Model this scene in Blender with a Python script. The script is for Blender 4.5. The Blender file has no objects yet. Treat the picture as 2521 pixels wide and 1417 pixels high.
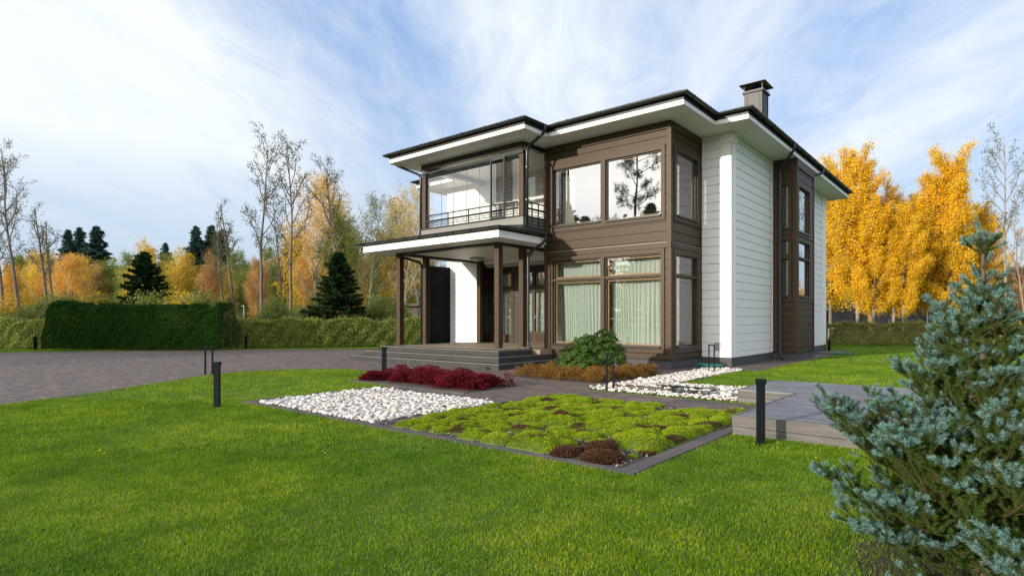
import bpy, math, random
import numpy as np
from mathutils import Vector, Matrix

# ------------------------------------------------------------------ camera, world, sun
SC = bpy.context.scene
COL = SC.collection
CAMH = 1.4
cam = bpy.data.cameras.new('camera'); camo = bpy.data.objects.new('camera', cam); COL.objects.link(camo)
camo.location = (0, 0, CAMH); camo.rotation_euler = (math.radians(90), 0, math.atan2(.5829, .8127))
cam.sensor_width = 36; cam.lens = 1400 / 2521 * 36
cam.shift_x = -(1458 - 1260.5) / 2521; cam.shift_y = (786 - 708.5) / 2521
cam.clip_start = .05; cam.clip_end = 2000
SC.camera = camo
SC.view_settings.view_transform = 'Standard'; SC.view_settings.look = 'None'
SC.view_settings.exposure = 1.18; SC.view_settings.gamma = 1; SC.view_settings.use_curve_mapping = False

EL = math.radians(13.0)
TOSUN = Vector((-.275 * math.cos(EL), -.961 * math.cos(EL), math.sin(EL))).normalized()
sun = bpy.data.lights.new('sun', 'SUN'); sun.energy = 2.4; sun.angle = math.radians(.8); sun.color = (1, .89, .74)
suno = bpy.data.objects.new('sun', sun); COL.objects.link(suno)
suno.rotation_euler = (-TOSUN).to_track_quat('-Z', 'Y').to_euler(); suno.location = (0, 0, 30)

W = bpy.data.worlds.new('World'); SC.world = W; W.use_nodes = True
def build_world():
    nt = W.node_tree; nt.nodes.clear(); N = nt.nodes.new; L = nt.links.new
    out = N('ShaderNodeOutputWorld'); bg = N('ShaderNodeBackground'); L(bg.outputs[0], out.inputs[0])
    sky = N('ShaderNodeTexSky'); sky.sky_type = 'NISHITA'; sky.sun_disc = False
    sky.sun_elevation = EL; sky.sun_rotation = math.atan2(TOSUN.x, TOSUN.y)
    sky.air_density = 1.0; sky.dust_density = 1.0; sky.ozone_density = 1.6
    bg.inputs[1].default_value = .1
    tc = N('ShaderNodeTexCoord')
    def dot(v):
        n = N('ShaderNodeVectorMath'); n.operation = 'DOT_PRODUCT'; L(tc.outputs['Generated'], n.inputs[0]); n.inputs[1].default_value = v
        return n.outputs['Value']
    def m(op, a, b, c=None, clamp=False):
        n = N('ShaderNodeMath'); n.operation = op; n.use_clamp = clamp
        for i, x in enumerate((a, b, c)):
            if x is None: continue
            if hasattr(x, 'links'): L(x, n.inputs[i])
            else: n.inputs[i].default_value = x
        return n.outputs[0]
    R = Vector((.8127, .5829, 0)); F = Vector((-.5828, .8127, 0))
    D = (R * -.12 + F).normalized(); P = Vector((D.y, -D.x, 0))
    z = m('ADD', m('MAXIMUM', dot((0, 0, 1)), 0), .14)
    u = m('DIVIDE', dot(D), z); v = m('DIVIDE', dot(P), z)
    def noise(su, sv, scale, det, rough, off, dist=0.):
        c = N('ShaderNodeCombineXYZ'); L(m('MULTIPLY', u, su), c.inputs[0]); L(m('MULTIPLY', v, sv), c.inputs[1]); c.inputs[2].default_value = off
        n = N('ShaderNodeTexNoise'); n.inputs['Scale'].default_value = scale; n.inputs['Detail'].default_value = det
        n.inputs['Roughness'].default_value = rough; n.inputs['Distortion'].default_value = dist
        L(c.outputs[0], n.inputs['Vector']); return n.outputs['Fac']
    SA, SB = 20.7, 7.7
    big = noise(.30, .75, .8, 3, .5, SA, .5)
    fine = noise(.45, 1.25, 1.0, 9, .56, SB, .9)
    back = m('MULTIPLY', m('MAXIMUM', dot(tuple(-F)), 0), .5)
    # broad cloud bands, parallel in the sky (v runs across them), broken up by the noises
    vv = m('ADD', v, m('MULTIPLY', m('SUBTRACT', big, .5), .9))
    rm = N('ShaderNodeValToRGB'); L(m('MULTIPLY_ADD', vv, .25, .5), rm.inputs[0]); rm.color_ramp.interpolation = 'EASE'
    band = [(-2.0, .92), (-1.5, 1.0), (-.95, .9), (-.62, .22), (-.42, .2), (-.22, .70), (.15, .68), (.38, .60), (.66, .30), (.92, .28), (1.12, .62), (1.28, .6), (1.5, .2), (1.9, .3)]
    el = rm.color_ramp.elements
    while len(el) < len(band): el.new(.5)
    for i, (p, c) in enumerate(band): el[i].position = .5 + p / 4; el[i].color = (c, c, c, 1)
    s = m('ADD', m('ADD', rm.outputs[0], back), m('MULTIPLY', m('SUBTRACT', fine, .5), 1.5))
    wisp = noise(1.1, 2.2, 2.2, 8, .62, 4.4, 1.6)
    s = m('ADD', s, m('MULTIPLY', m('SUBTRACT', wisp, .5), .75))
    mask = m('MULTIPLY', m('ADD', s, -.08), 1.15, None, True)
    mask = m('MULTIPLY', mask, m('MULTIPLY', m('SUBTRACT', dot((0, 0, 1)), .09), 6.5, None, True))
    lo = m('SUBTRACT', 1, m('MULTIPLY', dot((0, 0, 1)), 2.6), None, True)      # pale air near the horizon
    haze = m('MULTIPLY', lo, .95, None, True)
    def rgb(c):
        n = N('ShaderNodeRGB'); n.outputs[0].default_value = (*c, 1); return n.outputs[0]
    def mix(f, a, b, mode='MIX'):
        n = N('ShaderNodeMix'); n.data_type = 'RGBA'; n.blend_type = mode
        if hasattr(f, 'links'): L(f, n.inputs[0])
        else: n.inputs[0].default_value = f
        L(a, n.inputs[6]); L(b, n.inputs[7]); return n.outputs[2]
    blue = mix(.7, sky.outputs[0], rgb((1.78, 2.54, 4.23)))
    base = mix(haze, blue, rgb((2.87, 3.36, 3.85)))
    cshade = mix(m('MULTIPLY_ADD', fine, 1.8, -.25, True), rgb((3.36, 3.85, 4.38)), rgb((4.34, 4.52, 4.63)))
    cshade = mix(m('MULTIPLY', back, 1.6, None, True), cshade, mix(m('MULTIPLY_ADD', fine, 2.8, -.9, True), rgb((5.0, 5.7, 6.6)), rgb((11.5, 11.2, 10.8))))
    allc = mix(mask, base, cshade)
    glow = m('POWER', m('MAXIMUM', dot(tuple(TOSUN)), 0), 3)                   # thin bright cloud round the sun, behind the camera
    fin = mix(1., allc, mix(glow, rgb((0, 0, 0)), rgb((7, 6, 5))), 'ADD')
    L(fin, bg.inputs[0])
build_world()

# ------------------------------------------------------------------ helpers
RV = np.array([.8127, .5829]); FV = np.array([-.5828, .8127])
def at(px, Z):
    """ground point that stands Z metres ahead in the direction of photo column px"""
    p = (px - 1458) / 1400 * Z * RV + Z * FV
    return float(p[0]), float(p[1])
def cat(o, label=None, category=None, group=None, kind=None):
    if label: o['label'] = label
    if category: o['category'] = category
    if group: o['group'] = group
    if kind: o['kind'] = kind
    return o
def empty(name, loc, rz=0, **k):
    o = bpy.data.objects.new(name, None); COL.objects.link(o); o.location = loc; o.rotation_euler = (0, 0, rz)
    o.empty_display_size = .2
    return cat(o, **k)
def origin(o):
    l = Vector((0, 0, 0))
    while o is not None: l = l + o.location; o = o.parent
    return l
def np_mesh(name, verts, faces, smooth=False, mats=None):
    """verts (N,3); faces list of (M,k) arrays"""
    me = bpy.data.meshes.new(name)
    verts = np.asarray(verts, np.float32)
    me.vertices.add(len(verts)); me.vertices.foreach_set('co', verts.ravel())
    fl = [np.asarray(f, np.int32) for f in faces if len(f)]
    loops = np.concatenate([f.ravel() for f in fl]); tot = np.concatenate([np.full(len(f), f.shape[1], np.int32) for f in fl])
    st = np.concatenate([[0], np.cumsum(tot)[:-1]]).astype(np.int32)
    me.loops.add(len(loops)); me.loops.foreach_set('vertex_index', loops)
    me.polygons.add(len(tot)); me.polygons.foreach_set('loop_start', st)
    try: me.polygons.foreach_set('loop_total', tot)
    except Exception: pass
    if smooth: me.polygons.foreach_set('use_smooth', np.ones(len(tot), bool))
    me.update(calc_edges=True)
    return me
def link(name, me, mat, parent=None, **k):
    o = bpy.data.objects.new(name, me); COL.objects.link(o)
    for m_ in (mat if isinstance(mat, (list, tuple)) else [mat]): me.materials.append(m_)
    if parent is not None: o.parent = parent
    return cat(o, **k)
class MB:
    def __init__(s): s.v = []; s.f = []; s.n = 0; s.sm = False
    def add(s, vs, fs):
        s.v += [tuple(map(float, p)) for p in vs]; s.f += [tuple(i + s.n for i in f) for f in fs]; s.n = len(s.v); return s
    def box(s, x0, x1, y0, y1, z0, z1):
        x0, x1 = sorted((x0, x1)); y0, y1 = sorted((y0, y1)); z0, z1 = sorted((z0, z1))
        return s.add([(x0,y0,z0),(x1,y0,z0),(x1,y1,z0),(x0,y1,z0),(x0,y0,z1),(x1,y0,z1),(x1,y1,z1),(x0,y1,z1)],
              [(0,3,2,1),(4,5,6,7),(0,1,5,4),(1,2,6,5),(2,3,7,6),(3,0,4,7)])
    def fb(s, fc, u0, u1, z0, z1, d0, d1):
        """box on a facade: fc = ('y', Y) faces -Y, ('x', X) faces +X, ('l', X) faces -X; d outward"""
        k, c = fc
        if k == 'y': return s.box(u0, u1, c - d1, c - d0, z0, z1)
        if k == 'x': return s.box(c + d0, c + d1, u0, u1, z0, z1)
        if k == 'l': return s.box(c - d1, c - d0, u0, u1, z0, z1)
    def fq(s, fc, u0, u1, z0, z1, d):
        k, c = fc
        if k == 'y': return s.add([(u0, c - d, z0), (u1, c - d, z0), (u1, c - d, z1), (u0, c - d, z1)], [(0, 1, 2, 3)])
        return s.add([(c + d, u0, z0), (c + d, u1, z0), (c + d, u1, z1), (c + d, u0, z1)], [(0, 1, 2, 3)])
    def tube(s, pts, r, n=8, cap=True):
        pts = [Vector(p) for p in pts]; m_ = len(pts)
        rs = r if isinstance(r, (list, tuple)) else [r] * m_
        vs = []; a = None
        for i, p in enumerate(pts):
            t = (pts[min(i + 1, m_ - 1)] - pts[max(i - 1, 0)])
            if t.length < 1e-9: t = Vector((0, 0, 1))
            t.normalize()
            if a is None:
                a = t.orthogonal().normalized()
            else:
                a = (a - t * a.dot(t))
                a = a.normalized() if a.length > 1e-6 else t.orthogonal().normalized()
            b = t.cross(a)
            for k in range(n):
                w = 2 * math.pi * k / n
                vs.append(p + (a * math.cos(w) + b * math.sin(w)) * rs[i])
        fs = [(i * n + k, i * n + (k + 1) % n, (i + 1) * n + (k + 1) % n, (i + 1) * n + k) for i in range(m_ - 1) for k in range(n)]
        if cap: fs += [tuple(range(n - 1, -1, -1)), tuple((m_ - 1) * n + k for k in range(n))]
        return s.add(vs, fs)
    def prism(s, poly, z0, z1):
        n = len(poly)
        return s.add([(x, y, z0) for x, y in poly] + [(x, y, z1) for x, y in poly],
            [tuple(range(n - 1, -1, -1)), tuple(range(n, 2 * n))] + [(i, (i + 1) % n, n + (i + 1) % n, n + i) for i in range(n)])
    def build(s, name, mat, parent=None, smooth=False, bevel=0, **k):
        o0 = origin(parent)
        me = bpy.data.meshes.new(name)
        me.from_pydata([(x - o0.x, y - o0.y, z - o0.z) for x, y, z in s.v], [], s.f)
        if smooth: me.polygons.foreach_set('use_smooth', [True] * len(me.polygons))
        me.update()
        o = link(name, me, mat, parent, **k)
        if bevel:
            b = o.modifiers.new('bevel', 'BEVEL'); b.width = bevel; b.segments = 2; b.limit_method = 'ANGLE'
        return o
def build_boxes(b, name, mat, parent, bevel=0):
    for i in range(0, b.n, 8):
        q = MB(); q.v = b.v[i:i + 8]; q.n = 8; q.f = [(0,3,2,1),(4,5,6,7),(0,1,5,4),(1,2,6,5),(2,3,7,6),(3,0,4,7)]; q.build(name, mat, parent, bevel=bevel)
def localise(me, o0):
    a = np.empty(len(me.vertices) * 3, np.float32); me.vertices.foreach_get('co', a); a = a.reshape(-1, 3) - np.array(o0, np.float32)
    me.vertices.foreach_set('co', a.ravel()); me.update()

# ------------------------------------------------------------------ materials
def new_mat(name):
    m_ = bpy.data.materials.new(name); m_.use_nodes = True; nt = m_.node_tree
    return m_, nt, nt.nodes['Principled BSDF'], nt.nodes['Material Output']
def ramp(nt, fac, cols):
    r = nt.nodes.new('ShaderNodeValToRGB'); nt.links.new(fac, r.inputs[0]); e = r.color_ramp.elements
    while len(e) < len(cols): e.new(.5)
    for i, (p, c) in enumerate(cols): e[i].position = p; e[i].color = (*c, 1)
    return r.outputs[0]
def tex_noise(nt, scale, detail=4, rough=.55, vec=None, stretch=None, world=True):
    n = nt.nodes.new('ShaderNodeTexNoise'); n.inputs['Scale'].default_value = scale; n.inputs['Detail'].default_value = detail; n.inputs['Roughness'].default_value = rough
    g = nt.nodes.new('ShaderNodeNewGeometry') if world else nt.nodes.new('ShaderNodeTexCoord')
    v = g.outputs['Position'] if world else g.outputs['Object']
    if stretch:
        mp = nt.nodes.new('ShaderNodeMapping'); mp.inputs['Scale'].default_value = stretch; nt.links.new(v, mp.inputs[0]); v = mp.outputs[0]
    nt.links.new(v, n.inputs['Vector']); return n.outputs['Fac']
def mixc(nt, f, a, b, mode='MIX'):
    n = nt.nodes.new('ShaderNodeMix'); n.data_type = 'RGBA'; n.blend_type = mode
    for i, x in ((0, f), (6, a), (7, b)):
        if hasattr(x, 'links'): nt.links.new(x, n.inputs[i])
        else: n.inputs[i].default_value = x if i == 0 else (*x, 1)
    return n.outputs[2]
def bump(nt, h, strength, dist=.01, bs=None):
    b = nt.nodes.new('ShaderNodeBump'); b.inputs['Strength'].default_value = strength; b.inputs['Distance'].default_value = dist
    nt.links.new(h, b.inputs['Height']); nt.links.new(b.outputs[0], bs.inputs['Normal'])
def paint(name, c, rough=.5, var=.12, scale=3, stretch=None, metal=0., bmp=0., spec=.5):
    m_, nt, bs, _ = new_mat(name)
    n = tex_noise(nt, scale, 6, .6, stretch=stretch)
    lo = tuple(x * (1 - var) for x in c); hi = tuple(min(1, x * (1 + var)) for x in c)
    nt.links.new(ramp(nt, n, [(.25, lo), (.75, hi)]), bs.inputs['Base Color'])
    bs.inputs['Roughness'].default_value = rough; bs.inputs['Metallic'].default_value = metal
    bs.inputs['Specular IOR Level'].default_value = spec
    if bmp: bump(nt, n, bmp, .01, bs)
    return m_
def leafmat(name, cols, trans=.35, var=None, vscale=1.2, rough=.6, var2=None):
    """cols: list of colours, picked per leaf"""
    m_, nt, bs, out = new_mat(name)
    g = nt.nodes.new('ShaderNodeNewGeometry')
    c = ramp(nt, g.outputs['Random Per Island'], [(i / max(1, len(cols) - 1), x) for i, x in enumerate(cols)])
    if var:
        n = tex_noise(nt, vscale, 3)
        c = mixc(nt, ramp(nt, n, [(.38, (0, 0, 0)), (.62, (1, 1, 1))]), c, mixc(nt, 1., c, var, 'MULTIPLY'))
    if var2:
        n = tex_noise(nt, var2[1], 4, .7)
        c = mixc(nt, ramp(nt, n, [(.40, (0, 0, 0)), (.60, (1, 1, 1))]), mixc(nt, 1., c, (.70, .74, .7), 'MULTIPLY'), mixc(nt, 1., c, var2[0], 'MULTIPLY'))
    nt.links.new(c, bs.inputs['Base Color']); bs.inputs['Roughness'].default_value = rough; bs.inputs['Specular IOR Level'].default_value = .08
    if trans:
        t = nt.nodes.new('ShaderNodeBsdfTranslucent'); nt.links.new(c, t.inputs[0]); mx = nt.nodes.new('ShaderNodeMixShader'); mx.inputs[0].default_value = trans
        nt.links.new(bs.outputs[0], mx.inputs[1]); nt.links.new(t.outputs[0], mx.inputs[2]); nt.links.new(mx.outputs[0], out.inputs[0])
    return m_
def glassmat(name, base, gain, tint=(.95, .97, .95)):
    m_ = bpy.data.materials.new(name); m_.use_nodes = True; nt = m_.node_tree; nt.nodes.clear(); N = nt.nodes.new; L = nt.links.new
    out = N('ShaderNodeOutputMaterial'); mx = N('ShaderNodeMixShader'); t = N('ShaderNodeBsdfTransparent'); g = N('ShaderNodeBsdfGlossy')
    t.inputs[0].default_value = (*tint, 1); g.inputs['Roughness'].default_value = .004; g.inputs[0].default_value = (.95, .98, 1, 1)
    fr = N('ShaderNodeFresnel'); fr.inputs[0].default_value = 1.5
    ma = N('ShaderNodeMath'); ma.operation = 'MULTIPLY_ADD'; ma.use_clamp = True; L(fr.outputs[0], ma.inputs[0]); ma.inputs[1].default_value = gain; ma.inputs[2].default_value = base
    L(ma.outputs[0], mx.inputs[0]); L(t.outputs[0], mx.inputs[1]); L(g.outputs[0], mx.inputs[2]); L(mx.outputs[0], out.inputs[0])
    # slight waviness of the sheet
    n = N('ShaderNodeTexNoise'); n.inputs['Scale'].default_value = .9; n.inputs['Detail'].default_value = 1
    ge = N('ShaderNodeNewGeometry'); L(ge.outputs['Position'], n.inputs['Vector'])
    b = N('ShaderNodeBump'); b.inputs['Strength'].default_value = .25; b.inputs['Distance'].default_value = .006; L(n.outputs['Fac'], b.inputs['Height']); L(b.outputs[0], g.inputs['Normal'])
    return m_
M = {}
M['white'] = paint('white_board_paint', (.71, .71, .69), .5, .05, 2.5, (1, 1, 7))
M['whitetrim'] = paint('white_trim_paint', (.76, .76, .73), .45, .03, 3)
M['soffit'] = paint('soffit_paint', (.74, .74, .67), .5, .05, 3)
M['brown'] = paint('brown_board_paint', (.050, .031, .0165), .5, .18, 4, (1, 1, 9), bmp=.15, spec=.25)
M['brownsmooth'] = paint('brown_trim_paint', (.053, .033, .018), .5, .12, 5, spec=.25)
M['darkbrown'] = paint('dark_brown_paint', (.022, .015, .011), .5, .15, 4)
M['oak'] = paint('oak_sash_varnish', (.33, .19, .07), .4, .15, 8)
M['metal'] = paint('dark_grey_metal', (.025, .029, .032), .38, .15, 3, metal=.5)
M['gutter'] = paint('gutter_metal', (.022, .027, .025), .35, .2, 3, metal=.3)
M['roofm'] = paint('roof_metal', (.032, .036, .038), .4, .12, 2, metal=.3)
M['pipe'] = paint('downpipe_metal', (.030, .043, .052), .3, .1, 3, metal=.5)
M['rail'] = paint('rail_metal', (.035, .042, .042), .35, .1, 3, metal=.4)
M['plinth'] = paint('plinth_render', (.052, .051, .053), .75, .15, 4, bmp=.2)
M['slabgrey'] = paint('balcony_edge_panel', (.16, .157, .147), .5, .06, 2)
M['black'] = paint('black_post_paint', (.004, .007, .009), .65, .2, 8, spec=.12)
M['chim'] = paint('chimney_cladding', (.034, .034, .033), .5, .06, 2, metal=.2)
M['slate'] = paint('slate_panel', (.007, .008, .010), .7, .5, 1.8, bmp=.1, spec=.1)
M['glass'] = glassmat('window_glass', .13, 1.6)
M['coated'] = glassmat('coated_window_glass', .34, 1.4)
M['darkglass'] = paint('dark_far_glass', (.02, .022, .025), .15, .2, 1)
M['clear'] = glassmat('balcony_glass', .07, 1.2, (.97, .98, .98))
M['interior'] = paint('plaster_inside', (.42, .40, .36), .8, .05, 1)
M['floorin'] = paint('floor_inside', (.22, .16, .10), .6, .1, 2)
M['lamp'] = paint('lamp_glass', (.42, .43, .38), .35, .03, 2)
M['hose'] = paint('green_hose', (.012, .15, .11), .4, .1, 6)
M['vent'] = paint('vent_metal', (.30, .30, .29), .45, .05, 4)
def tile_mat():
    m_, nt, bs, _ = new_mat('step_tile')
    n = tex_noise(nt, 2.2, 5); g = nt.nodes.new('ShaderNodeNewGeometry')
    c = ramp(nt, n, [(.3, (.030, .030, .029)), (.7, (.043, .042, .039))])
    sx = nt.nodes.new('ShaderNodeSeparateXYZ'); nt.links.new(g.outputs['Position'], sx.inputs[0])
    def joint(o):
        a = nt.nodes.new('ShaderNodeMath'); a.operation = 'MULTIPLY'; a.inputs[1].default_value = 1 / .6; nt.links.new(o, a.inputs[0])
        b = nt.nodes.new('ShaderNodeMath'); b.operation = 'FRACT'; nt.links.new(a.outputs[0], b.inputs[0])
        l = nt.nodes.new('ShaderNodeMath'); l.operation = 'LESS_THAN'; l.inputs[1].default_value = .012; nt.links.new(b.outputs[0], l.inputs[0]); return l.outputs[0]
    mx = nt.nodes.new('ShaderNodeMath'); mx.operation = 'MAXIMUM'; nt.links.new(joint(sx.outputs[0]), mx.inputs[0]); nt.links.new(joint(sx.outputs[1]), mx.inputs[1])
    c = mixc(nt, mx.outputs[0], c, (.05, .05, .05))
    nt.links.new(c, bs.inputs['Base Color']); bs.inputs['Roughness'].default_value = .6; bs.inputs['Specular IOR Level'].default_value = .25; return m_
M['tile'] = tile_mat()
def brick_mat(name, bw, bh, rot, cols, mortar):
    m_, nt, bs, _ = new_mat(name)
    g = nt.nodes.new('ShaderNodeNewGeometry'); mp = nt.nodes.new('ShaderNodeMapping'); mp.inputs['Rotation'].default_value = (0, 0, rot)
    nt.links.new(g.outputs['Position'], mp.inputs[0])
    b = nt.nodes.new('ShaderNodeTexBrick'); nt.links.new(mp.outputs[0], b.inputs['Vector'])
    b.inputs['Scale'].default_value = 1; b.inputs['Brick Width'].default_value = bw; b.inputs['Row Height'].default_value = bh
    b.inputs['Mortar Size'].default_value = .004; b.inputs['Mortar Smooth'].default_value = .1; b.inputs['Bias'].default_value = 0
    b.inputs['Color1'].default_value = (0, 0, 0, 1); b.inputs['Color2'].default_value = (1, 1, 1, 1); b.inputs['Mortar'].default_value = (.5, .5, .5, 1)
    n = tex_noise(nt, 1.1, 4); n2 = tex_noise(nt, 40, 3)
    mxx = mixc(nt, .42, b.outputs['Color'], n); mxx = mixc(nt, .15, mxx, n2)
    c = ramp(nt, mxx, cols)
    c = mixc(nt, b.outputs['Fac'], c, mortar)
    nt.links.new(c, bs.inputs['Base Color']); bs.inputs['Roughness'].default_value = .75
    inv = nt.nodes.new('ShaderNodeMath'); inv.operation = 'SUBTRACT'; inv.inputs[0].default_value = 1; nt.links.new(b.outputs['Fac'], inv.inputs[1])
    bump(nt, inv.outputs[0], .6, .004, bs); return m_
M['paving'] = brick_mat('clay_pavers', .20, .10, 0, [(.15, (.042, .038, .046)), (.38, (.078, .060, .056)), (.6, (.12, .085, .067)), (.8, (.175, .122, .09))], (.06, .05, .045))
M['edging'] = brick_mat('edging_pavers', .24, .5, 0, [(.1, (.045, .042, .052)), (.5, (.075, .064, .066)), (.9, (.12, .09, .082))], (.03, .028, .025))
def ground_mat():
    m_, nt, bs, _ = new_mat('lawn_soil')
    n = tex_noise(nt, .5, 5); n2 = tex_noise(nt, 45, 3)
    c = ramp(nt, n, [(.3, (.07, .14, .012)), (.7, (.11, .18, .016))])
    c = mixc(nt, n2, c, (.035, .06, .01)); nt.links.new(c, bs.inputs['Base Color']); bs.inputs['Roughness'].default_value = .9
    bump(nt, n2, .6, .03, bs); return m_
M['ground'] = ground_mat()
def deck_mat(name, cols, ang=0.):
    m_, nt, bs, _ = new_mat(name)
    n = tex_noise(nt, 3, 7, .65, stretch=(.6, 9, 9)); n2 = tex_noise(nt, 1.2, 4)
    mx = mixc(nt, .35, n, n2); c = ramp(nt, mx, cols); nt.links.new(c, bs.inputs['Base Color']); bs.inputs['Roughness'].default_value = .7
    bump(nt, n, .5, .006, bs); return m_
M['deck'] = deck_mat('weathered_deck', [(.32, (.055, .060, .075)), (.5, (.125, .132, .155)), (.68, (.23, .235, .25))])
M['deckside'] = deck_mat('weathered_edge_board', [(.32, (.045, .042, .038)), (.5, (.098, .092, .085)), (.68, (.17, .163, .15))])
M['porchdeck'] = deck_mat('porch_deck_boards', [(.3, (.14, .105, .07)), (.55, (.22, .175, .125)), (.75, (.28, .23, .17))])
def soil(name, cols, sc=60):
    m_, nt, bs, _ = new_mat(name); n = tex_noise(nt, sc, 4, .7); c = ramp(nt, n, cols); nt.links.new(c, bs.inputs['Base Color']); bs.inputs['Roughness'].default_value = .95
    bump(nt, n, 1, .03, bs); return m_
M['soil'] = soil('bare_soil', [(.35, (.035, .026, .02)), (.6, (.09, .068, .05)), (.8, (.17, .14, .11))])
M['mulch'] = leafmat('bark_chips', [(.07, .055, .05), (.14, .11, .10), (.24, .20, .19), (.12, .085, .07), (.33, .30, .29)], 0)
def pebble_mat(name, cols):
    m_, nt, bs, _ = new_mat(name); g = nt.nodes.new('ShaderNodeNewGeometry')
    c = ramp(nt, g.outputs['Random Per Island'], cols); n = tex_noise(nt, 22, 4)
    c = mixc(nt, 1., c, ramp(nt, n, [(.35, (.84, .82, .80)), (.6, (1, 1, 1))]), 'MULTIPLY')
    nt.links.new(c, bs.inputs['Base Color']); bs.inputs['Roughness'].default_value = .45; return m_
M['pebble'] = pebble_mat('white_pebble_stone', [(0, (0.585, 0.576, 0.550)), (.45, (0.499, 0.477, 0.439)), (.62, (0.636, 0.636, 0.628)), (.82, (0.499, 0.396, 0.327)), (.92, (0.550, 0.516, 0.464)), (1, (0.361, 0.344, 0.318))])
M['pebble2'] = pebble_mat('mixed_pebble_stone', [(0, (0.568, 0.542, 0.507)), (.3, (0.568, 0.533, 0.490)), (.5, (0.619, 0.602, 0.576)), (.7, (0.533, 0.413, 0.344)), (.8, (0.310, 0.318, 0.301)), (.92, (0.482, 0.439, 0.387)), (1, (0.258, 0.267, 0.258))])
def water_mat():
    m_, nt, bs, _ = new_mat('still_water'); bs.inputs['Base Color'].default_value = (.05, .06, .05, 1); bs.inputs['Roughness'].default_value = .03
    bs.inputs['Specular IOR Level'].default_value = 1.; return m_
M['water'] = water_mat()
M['bark'] = paint('grey_bark', (.21, .185, .155), .85, .4, 9, (1, 1, .25), bmp=.5)
M['barkmid'] = paint('grey_brown_bark', (.13, .112, .092), .85, .4, 9, (1, 1, .25), bmp=.5)
M['barkdark'] = paint('dark_bark', (.10, .078, .058), .9, .4, 9, (1, 1, .25), bmp=.5)
M['barkpale'] = paint('birch_bark', (.55, .50, .44), .8, .35, 14, (.5, .5, 3), bmp=.3)
M['twig'] = paint('reddish_twig', (.11, .06, .03), .8, .3, 30)
LG = dict(
 sparse=[(.08, .10, .04), (.13, .14, .055), (.10, .14, .05), (.18, .14, .05)],
 orange=[(.80, .38, .04), (.90, .48, .06), (.70, .34, .06), (.92, .58, .08), (.50, .38, .07)],
 yellow=[(.84, .54, .04), (.92, .64, .06), (.74, .52, .05), (.58, .50, .06), (.88, .50, .04)],
 rust=[(.60, .30, .09), (.70, .38, .13), (.50, .28, .10), (.64, .44, .16)],
 greeny=[(.12, .22, .03), (.19, .29, .04), (.38, .38, .06), (.10, .18, .03)],
 gold=[(.92, .52, .010), (.95, .62, .015), (.88, .44, .010), (.95, .70, .05), (.66, .54, .04)],
 spruce=[(.016, .042, .012), (.028, .062, .018), (.022, .05, .016)],
 bluespruce=[(.045, .10, .075), (.065, .125, .10), (.04, .08, .065)],
 thuja=[(.014, .050, .006), (.028, .085, .009), (.02, .065, .008), (.045, .11, .012)],
 hedge=[(.17, .25, .035), (.27, .35, .06), (.44, .46, .14), (.19, .26, .045), (.34, .32, .09)],
 hedge2=[(.18, .21, .04), (.28, .29, .07), (.42, .39, .12), (.20, .21, .055), (.46, .26, .11)],
 rhodo=[(.035, .085, .018), (.055, .12, .024), (.085, .15, .03), (.04, .09, .026), (.16, .20, .04)],
 red=[(.10, .008, .016), (.20, .010, .024), (.07, .010, .014), (.30, .014, .04), (.09, .02, .016)],
 rusty=[(.20, .09, .03), (.28, .14, .035), (.14, .07, .03), (.32, .18, .03), (.16, .11, .03)],
 moss=[(.22, .30, .010), (.31, .39, .012), (.16, .24, .010), (.42, .47, .03)],
 brownmoss=[(.085, .040, .022), (.14, .068, .038), (.055, .028, .016), (.22, .12, .07)],
 grass=[(.085, .21, .003), (.155, .30, .004), (.22, .37, .006), (.32, .44, .014), (.11, .25, .004), (.52, .47, .10)],
)
for k_, c_ in LG.items():
    if k_ in ('grass',): M['l_' + k_] = leafmat('leaves_' + k_, c_, .35, (.55, .72, .8), .5, var2=((1.12, 1.02, 1.3), 2.6))  # patches mix the lawn's own mottling with sun-and-shade variation put into the colour
    elif k_ == 'moss': M['l_moss'] = leafmat('leaves_moss', c_, .2, (.7, .8, .8), 3)
    elif k_ == 'red': M['l_red'] = leafmat('leaves_red', c_, .3, (.55, .7, .6), 1.6)
    else: M['l_' + k_] = leafmat('leaves_' + k_, c_, .42 if k_ in ('orange', 'yellow', 'rust', 'gold', 'greeny') else .3, (.8, .82, .8), .7)
M['n_blue'] = leafmat('needles_blue', [(.10, .21, .19), (.16, .30, .275), (.075, .17, .15), (.24, .39, .365)], .15)
M['n_green'] = leafmat('needles_green', [(.028, .07, .012), (.045, .10, .016), (.07, .12, .02), (.025, .06, .02)], .15)
M['curtain'] = leafmat('sheer_curtain', [(.65, .75, .68), (.67, .77, .71)], .45)
M['curtainw'] = leafmat('white_curtain', [(.75, .76, .72), (.77, .78, .74)], .45)

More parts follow.
